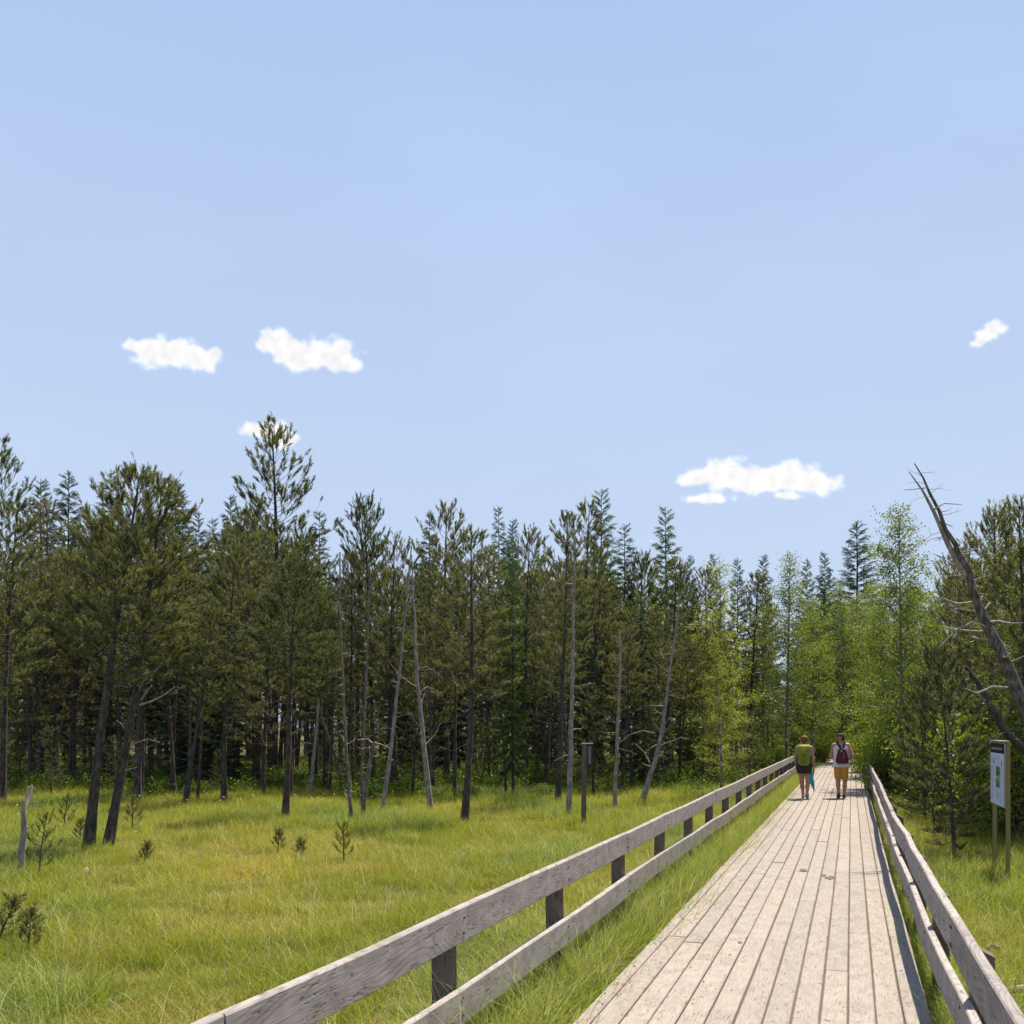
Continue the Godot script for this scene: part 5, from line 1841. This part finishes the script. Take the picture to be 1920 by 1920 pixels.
# both walk away along -z; x is their right
func man(skin: Material) -> void:
	var foot := EYE + ray(1577, 1496) * (1.75 / ((1496 - HY) / F))
	foot.y = 0
	var o := thing("person", "person in white tank top, mustard shorts and dark cap walking away", "person", foot, "walkers on the boardwalk")
	var hipl := Vector3(-0.085, 0.83, 0)
	var hipr := Vector3(0.085, 0.83, 0)
	var kneel := Vector3(-0.075, 0.45, -0.03)
	var kneer := Vector3(0.095, 0.445, -0.05)
	var ankl := Vector3(-0.06, 0.115, 0.13)
	var ankr := Vector3(0.075, 0.075, 0.0)
	var shl := Vector3(-0.175, 1.345, 0.0)
	var shr := Vector3(0.175, 1.345, 0.0)
	var ell := Vector3(-0.25, 1.08, 0.06)
	var elr := Vector3(0.275, 1.09, 0.08)
	var wrl := Vector3(-0.2, 1.0, -0.14)
	var wrr := Vector3(0.175, 0.985, -0.06)
	var hc := Vector3(-0.005, 1.535, -0.03)
	var look := Vector3(-0.8, -0.05, -0.6).normalized()
	var b := [
		[hipl, kneel, 0.082, 0.056], [hipr, kneer, 0.082, 0.056],
		[kneel + Vector3(0, 0, 0.005), kneel.lerp(ankl, 0.4) + Vector3(0, 0, 0.012), 0.05, 0.055], [kneer + Vector3(0, 0, 0.005), kneer.lerp(ankr, 0.4) + Vector3(0, 0, 0.012), 0.05, 0.055],
		[kneel.lerp(ankl, 0.4), ankl, 0.052, 0.036], [kneer.lerp(ankr, 0.4), ankr, 0.052, 0.036],
		[ankl, ankl + Vector3(-0.01, -0.08, -0.1), 0.036, 0.03], [ankr, ankr + Vector3(0.01, -0.04, -0.15), 0.036, 0.03],
		[hipl + Vector3(0, 0.03, 0), hipr + Vector3(0, 0.03, 0), 0.105, 0.105],
		[Vector3(-0.06, 0.9, 0), Vector3(-0.09, 1.25, 0), 0.1, 0.105], [Vector3(0.06, 0.9, 0), Vector3(0.09, 1.25, 0), 0.1, 0.105],
		[shl + Vector3(0.06, -0.01, 0), shr + Vector3(-0.06, -0.01, 0), 0.075, 0.075],
		[Vector3(0, 1.33, 0), Vector3(0, 1.45, -0.02), 0.07, 0.056],
		[shl, ell, 0.057, 0.043], [shr, elr, 0.057, 0.043],
		[ell, wrl, 0.042, 0.028], [elr, wrr, 0.042, 0.028],
	]
	var s := flesh(b, 0.014, 0.03)
	head(s, hc, look)
	hand(s, wrl, Vector3(0.4, -0.3, -0.86).normalized(), Vector3(-0.2, 0.95, -0.2).normalized(), Vector3(0.9, 0, 0.4).normalized(), 0.5)
	hand(s, wrr, Vector3(-0.35, -0.25, -0.9).normalized(), Vector3(0.2, 0.95, -0.2).normalized(), Vector3(-0.9, 0, 0.4).normalized(), 0.5)
	part("body", s.mesh(), skin, o)
	eyes(o, hc, look)
	# tank top
	var top := []
	for i in [9, 10]:
		top.append([b[i][0] + Vector3(0, -0.14, 0), b[i][1], b[i][2] + 0.018, b[i][3] + 0.014])
	top.append([Vector3(-0.085, 0.82, 0), Vector3(0.085, 0.82, 0), 0.122, 0.122])
	for sx in [-1.0, 1.0]:
		top.append([Vector3(sx * 0.085, 1.25, 0), Vector3(sx * 0.085, 1.395, -0.005), 0.075, 0.05])
	var ts := flesh(top, 0.013, 0.04, [[Vector3(0, 0.79, 0), Vector3.DOWN], [Vector3(0, 1.43, 0), Vector3.UP]])
	part("tank_top", ts.mesh(), plain("white_cotton", lin(0.55, 0.55, 0.6), 0.9), o)
	# shorts
	var sh := [[hipl + Vector3(0, 0.06, 0), hipr + Vector3(0, 0.06, 0), 0.118, 0.118], [hipl, hipl.lerp(kneel, 0.9), 0.1, 0.083], [hipr, hipr.lerp(kneer, 0.9), 0.1, 0.083]]
	var ss := flesh(sh, 0.013, 0.03, [[Vector3(0, 0.485, 0), Vector3.DOWN], [Vector3(0, 0.86, 0), Vector3.UP]])
	part("shorts", ss.mesh(), plain("mustard_cloth", lin(0.42, 0.235, 0.055), 0.9), o)
	# cap with peak
	var up := Vector3.UP
	var cb := [[hc + up * 0.04 - look * 0.022, hc + up * 0.045 + look * 0.02, 0.088, 0.082]]
	var cm := flesh(cb, 0.008, 0.01, [[hc + up * 0.035, (Vector3.DOWN + look * 0.1).normalized()]])
	var sd := look.cross(up)
	flesh([[hc + up * 0.05 + look * 0.07 - sd * 0.035, hc + up * 0.04 + look * 0.145 - sd * 0.025, 0.01, 0.009], [hc + up * 0.05 + look * 0.07 + sd * 0.035, hc + up * 0.04 + look * 0.145 + sd * 0.025, 0.01, 0.009], [hc + up * 0.052 + look * 0.07, hc + up * 0.042 + look * 0.155, 0.011, 0.01]], 0.007, 0.025, [], cm)
	part("cap", cm.mesh(), plain("cap_cloth", lin(0.06, 0.065, 0.045), 0.9), o)
	var hm := flesh([[hc + up * 0.0 - look * 0.035, hc - up * 0.05 - look * 0.04, 0.066, 0.05]], 0.008, 0.01, [[hc - up * 0.07, Vector3.DOWN], [hc - look * 0.02, look]])
	part("hair", hm.mesh(), plain("dark_hair", lin(0.05, 0.03, 0.02), 0.8), o)
	shoe(o, ankl + Vector3(0, -0.05, 0), Vector3(-0.05, -0.72, -0.7).normalized(), Vector3(0, 0.7, -0.72), plain("brown_shoe", lin(0.16, 0.1, 0.065), 0.8))
	shoe(o, ankr + Vector3(0, -0.033, 0), Vector3(0.06, 0, -1).normalized(), Vector3.UP, mats["brown_shoe"])
	# maroon day sack
	var p := thing("backpack", "small maroon backpack with dark straps on the capped walker", "backpack", foot + Vector3(0.03, 1.12, 0.17), "backpacks of the walkers")
	var bb := [[Vector3(-0.075, -0.16, 0), Vector3(-0.05, 0.07, 0), 0.085, 0.06], [Vector3(0.075, -0.16, 0), Vector3(0.05, 0.07, 0), 0.085, 0.06], [Vector3(0, -0.17, 0.02), Vector3(0, 0.1, 0), 0.09, 0.06]]
	var sack := part("sack", flesh(bb, 0.012, 0.05, [[Vector3(0, -0.235, 0), Vector3.DOWN]]).mesh(), plain("maroon_cloth", lin(0.085, 0.022, 0.028), 0.8), p)
	var strap := plain("dark_strap", lin(0.02, 0.02, 0.03), 0.8)
	for sx in [-1.0, 1.0]:
		var q := Shape.new()
		q.board(PackedVector3Array([Vector3(sx * 0.015 - 0.01, 0.13, -0.03), Vector3(sx * 0.07 - 0.02, 0.24, -0.085), Vector3(sx * 0.095 - 0.03, 0.315, -0.13), Vector3(sx * 0.1 - 0.03, 0.33, -0.19), Vector3(sx * 0.11 - 0.03, 0.26, -0.275), Vector3(sx * 0.12 - 0.03, 0.05, -0.305), Vector3(sx * 0.15 - 0.03, -0.1, -0.2)]), 0.045, 0.012, 0.003, Vector2.ZERO, Vector3(0, 0.6, 0.8))
		part("strap", q.mesh(true), strap, p)
	var fl := Shape.new()
	fl.tube(PackedVector3Array([Vector3(0.035, 0.05, 0.075), Vector3(0.04, -0.04, 0.11), Vector3(0.045, -0.1, 0.115)]), PackedFloat32Array([0.005, 0.005, 0.005]), 5)
	part("zip", fl.mesh(), plain("zip_pale", lin(0.4, 0.38, 0.36), 0.5), sack)
	var cl := Shape.new()
	cl.tube(PackedVector3Array([Vector3(-0.03, 0.105, 0.06), Vector3(-0.012, 0.075, 0.072), Vector3(-0.03, 0.06, 0.075)]), PackedFloat32Array([0.012, 0.014, 0.012]), 6)
	part("cord_lock", cl.mesh(), plain("cord_pale", lin(0.5, 0.32, 0.27), 0.6), sack)


func shoe(o: Node3D, c: Vector3, toe: Vector3, up: Vector3, m: Material) -> void:
	var b := [[c - toe * 0.045, c + toe * 0.03, 0.044, 0.045], [c + toe * 0.03, c + toe * 0.15 - up * 0.006, 0.042, 0.034], [c + up * 0.02, c + up * 0.03 + toe * 0.02, 0.044, 0.04]]
	part("shoe", flesh(b, 0.008, 0.02, [[c - up * 0.036, -up]]).mesh(), m, o)


func woman(skin: Material) -> void:
	var foot := EYE + ray(1508, 1497) * (1.75 / ((1497 - HY) / F))
	foot.y = 0
	var o := thing("person", "person with short reddish hair and dark shorts walking away", "person", foot, "walkers on the boardwalk")
	var hipl := Vector3(-0.085, 0.81, 0)
	var hipr := Vector3(0.085, 0.81, 0)
	var kneel := Vector3(-0.06, 0.435, -0.02)
	var kneer := Vector3(0.085, 0.45, 0.0)
	var ankl := Vector3(-0.03, 0.075, -0.1)
	var ankr := Vector3(0.075, 0.13, 0.2)
	var shl := Vector3(-0.165, 1.29, 0.0)
	var shr := Vector3(0.165, 1.29, 0.0)
	var ell := Vector3(-0.21, 1.03, 0.05)
	var elr := Vector3(0.215, 1.02, 0.05)
	var wrl := Vector3(-0.2, 0.82, -0.02)
	var wrr := Vector3(0.235, 0.8, 0.0)
	var hc := Vector3(0.0, 1.475, -0.03)
	var look := Vector3(0.12, -0.08, -1).normalized()
	var b := [
		[hipl, kneel, 0.088, 0.056], [hipr, kneer, 0.088, 0.056],
		[kneel, kneel.lerp(ankl, 0.4) + Vector3(0, 0, 0.012), 0.049, 0.052], [kneer, kneer.lerp(ankr, 0.4) + Vector3(0, 0, 0.012), 0.049, 0.052],
		[kneel.lerp(ankl, 0.4), ankl, 0.05, 0.033], [kneer.lerp(ankr, 0.4), ankr, 0.05, 0.033],
		[ankl, ankl + Vector3(0, -0.04, -0.13), 0.033, 0.028], [ankr, ankr + Vector3(0, -0.09, -0.09), 0.033, 0.028],
		[hipl + Vector3(0, 0.03, 0), hipr + Vector3(0, 0.03, 0), 0.108, 0.108],
		[Vector3(-0.055, 0.88, 0), Vector3(-0.08, 1.2, 0), 0.09, 0.095], [Vector3(0.055, 0.88, 0), Vector3(0.08, 1.2, 0), 0.09, 0.095],
		[shl + Vector3(0.06, -0.01, 0), shr + Vector3(-0.06, -0.01, 0), 0.065, 0.065],
		[Vector3(0, 1.28, 0), Vector3(0, 1.4, -0.02), 0.062, 0.05],
		[shl, ell, 0.05, 0.039], [shr, elr, 0.05, 0.039],
		[ell, wrl, 0.038, 0.026], [elr, wrr, 0.038, 0.026],
	]
	var s := flesh(b, 0.014, 0.03)
	head(s, hc, look, 0.97)
	hand(s, wrl, Vector3(0.05, -0.98, -0.15).normalized(), Vector3(0.1, 0.1, -1).normalized(), Vector3(1, 0, 0.1).normalized(), 0.35)
	hand(s, wrr, Vector3(0.0, -0.99, 0.05).normalized(), Vector3(-0.1, 0.1, -1).normalized(), Vector3(-1, 0, 0.1).normalized(), 0.75)
	part("body", s.mesh(), skin, o)
	eyes(o, hc, look)
	var up := Vector3.UP
	var hm := flesh([[hc + up * 0.035 - look * 0.025, hc + up * 0.045 + look * 0.015, 0.09, 0.083], [hc - look * 0.035, hc - up * 0.055 - look * 0.045, 0.075, 0.05]], 0.008, 0.02, [[hc + look * 0.035, (look - up * 0.55).normalized()]])
	part("hair", hm.mesh(), plain("red_hair", lin(0.15, 0.06, 0.028), 0.65), o)
	var top := [[Vector3(-0.055, 0.86, 0), Vector3(-0.08, 1.2, 0), 0.104, 0.108], [Vector3(0.055, 0.86, 0), Vector3(0.08, 1.2, 0), 0.104, 0.108], [Vector3(-0.08, 1.2, 0), Vector3(-0.095, 1.33, 0), 0.07, 0.05], [Vector3(0.08, 1.2, 0), Vector3(0.095, 1.33, 0), 0.07, 0.05]]
	part("sleeveless_top", flesh(top, 0.013, 0.04, [[Vector3(0, 0.86, 0), Vector3.DOWN]]).mesh(), plain("grey_cotton", lin(0.25, 0.25, 0.28), 0.9), o)
	var sh := [[hipl + Vector3(0, 0.05, 0), hipr + Vector3(0, 0.05, 0), 0.121, 0.121], [hipl, hipl.lerp(kneel, 0.6), 0.108, 0.096], [hipr, hipr.lerp(kneer, 0.6), 0.108, 0.096]]
	part("shorts", flesh(sh, 0.013, 0.03, [[Vector3(0, 0.635, 0), Vector3.DOWN], [Vector3(0, 0.92, 0), Vector3.UP]]).mesh(), plain("dark_cloth", lin(0.035, 0.034, 0.045), 0.9), o)
	var sm := plain("pale_shoe", lin(0.3, 0.29, 0.31), 0.7)
	shoe(o, ankl + Vector3(0, -0.033, 0), Vector3(-0.04, 0, -1).normalized(), Vector3.UP, sm)
	shoe(o, ankr + Vector3(0, -0.035, -0.02), Vector3(0.05, -0.6, -0.8).normalized(), Vector3(0, 0.8, -0.6), sm)
	# lime rucksack
	var p := thing("backpack", "large lime green backpack on the short-haired walker", "backpack", foot + Vector3(0.0, 1.1, 0.2), "backpacks of the walkers")
	var lime := plain("lime_cloth", lin(0.2, 0.225, 0.028), 0.8)
	var bb := [[Vector3(-0.055, -0.17, 0), Vector3(-0.075, 0.16, -0.01), 0.088, 0.072], [Vector3(0.055, -0.17, 0), Vector3(0.075, 0.16, -0.01), 0.088, 0.072], [Vector3(0, -0.15, 0.05), Vector3(0, 0.1, 0.045), 0.09, 0.08]]
	part("sack", flesh(bb, 0.012, 0.05).mesh(), lime, p)
	var fr := flesh([[Vector3(-0.02, -0.16, 0.1), Vector3(0.0, 0.02, 0.1), 0.055, 0.04], [Vector3(0.02, -0.16, 0.1), Vector3(0.0, 0.02, 0.1), 0.055, 0.04]], 0.012, 0.03)
	part("front_pocket", fr.mesh(), plain("olive_cloth", lin(0.13, 0.15, 0.025), 0.85), p)
	var lid := [[Vector3(-0.08, 0.2, -0.005), Vector3(0.08, 0.2, -0.005), 0.07, 0.07], [Vector3(0, 0.19, 0.05), Vector3(0, 0.11, 0.085), 0.06, 0.04]]
	part("lid", flesh(lid, 0.012, 0.05).mesh(), plain("lime_lid", lin(0.3, 0.31, 0.04), 0.8), p)
	for sx in [-1.0, 1.0]:
		var pk := flesh([[Vector3(sx * 0.128, -0.17, 0.0), Vector3(sx * 0.135, -0.03, 0.0), 0.042, 0.032]], 0.012, 0.01)
		part("side_pocket", pk.mesh(), plain("pocket_mesh", lin(0.08, 0.1, 0.035), 0.9), p)
		var q := Shape.new()
		q.board(PackedVector3Array([Vector3(sx * 0.07, 0.17, -0.07), Vector3(sx * 0.095, 0.245, -0.15), Vector3(sx * 0.1, 0.255, -0.22), Vector3(sx * 0.11, 0.18, -0.3), Vector3(sx * 0.125, 0.0, -0.315), Vector3(sx * 0.15, -0.14, -0.2)]), 0.05, 0.014, 0.003, Vector2.ZERO, Vector3(0, 0.6, 0.8))
		part("strap", q.mesh(true), mats.get("dark_strap", plain("dark_strap", lin(0.02, 0.02, 0.03), 0.8)), p)
	# the turquoise cloth bag in her hand
	var c := thing("cloth_bag", "turquoise folded cloth hanging from a walker's hand", "bag", foot + wrr + Vector3(-0.03, -0.1, 0.02))
	var cs := Shape.new()
	var prof := [[0.03, 0.02, 0.0], [0.0, 0.035, -0.06], [-0.05, 0.06, -0.16], [-0.035, 0.07, -0.26], [0.0, 0.045, -0.36], [0.025, 0.02, -0.46], [0.03, 0.006, -0.53]]
	for i in prof.size() - 1:
		var a = prof[i]
		var d = prof[i + 1]
		for k in 8:
			var t0 := TAU * k / 8.0
			var t1 := TAU * (k + 1) / 8.0
			var fold0 := 0.35 + 0.2 * (k % 2)
			var fold1 := 0.35 + 0.2 * ((k + 1) % 2)
			var q0 := Vector3(a[0] + a[1] * cos(t0), a[2], a[1] * sin(t0) * fold0)
			var q1 := Vector3(a[0] + a[1] * cos(t1), a[2], a[1] * sin(t1) * fold1)
			var q2 := Vector3(d[0] + d[1] * cos(t1), d[2], d[1] * sin(t1) * fold1)
			var q3 := Vector3(d[0] + d[1] * cos(t0), d[2], d[1] * sin(t0) * fold0)
			cs.quad(q0, q1, q2, q3, Vector3(cos((t0 + t1) / 2), 0, sin((t0 + t1) / 2)))
	part("cloth", cs.mesh(true), plain("turquoise_cloth", lin(0.03, 0.3, 0.4), 0.8), c)
	var hs := Shape.new()
	hs.tube(PackedVector3Array([Vector3(0.03, 0.0, 0), Vector3(0.035, 0.05, 0.0), Vector3(0.025, 0.06, 0.01)]), PackedFloat32Array([0.012, 0.012, 0.01]), 6)
	part("handle", hs.mesh(), mats["turquoise_cloth"], c)
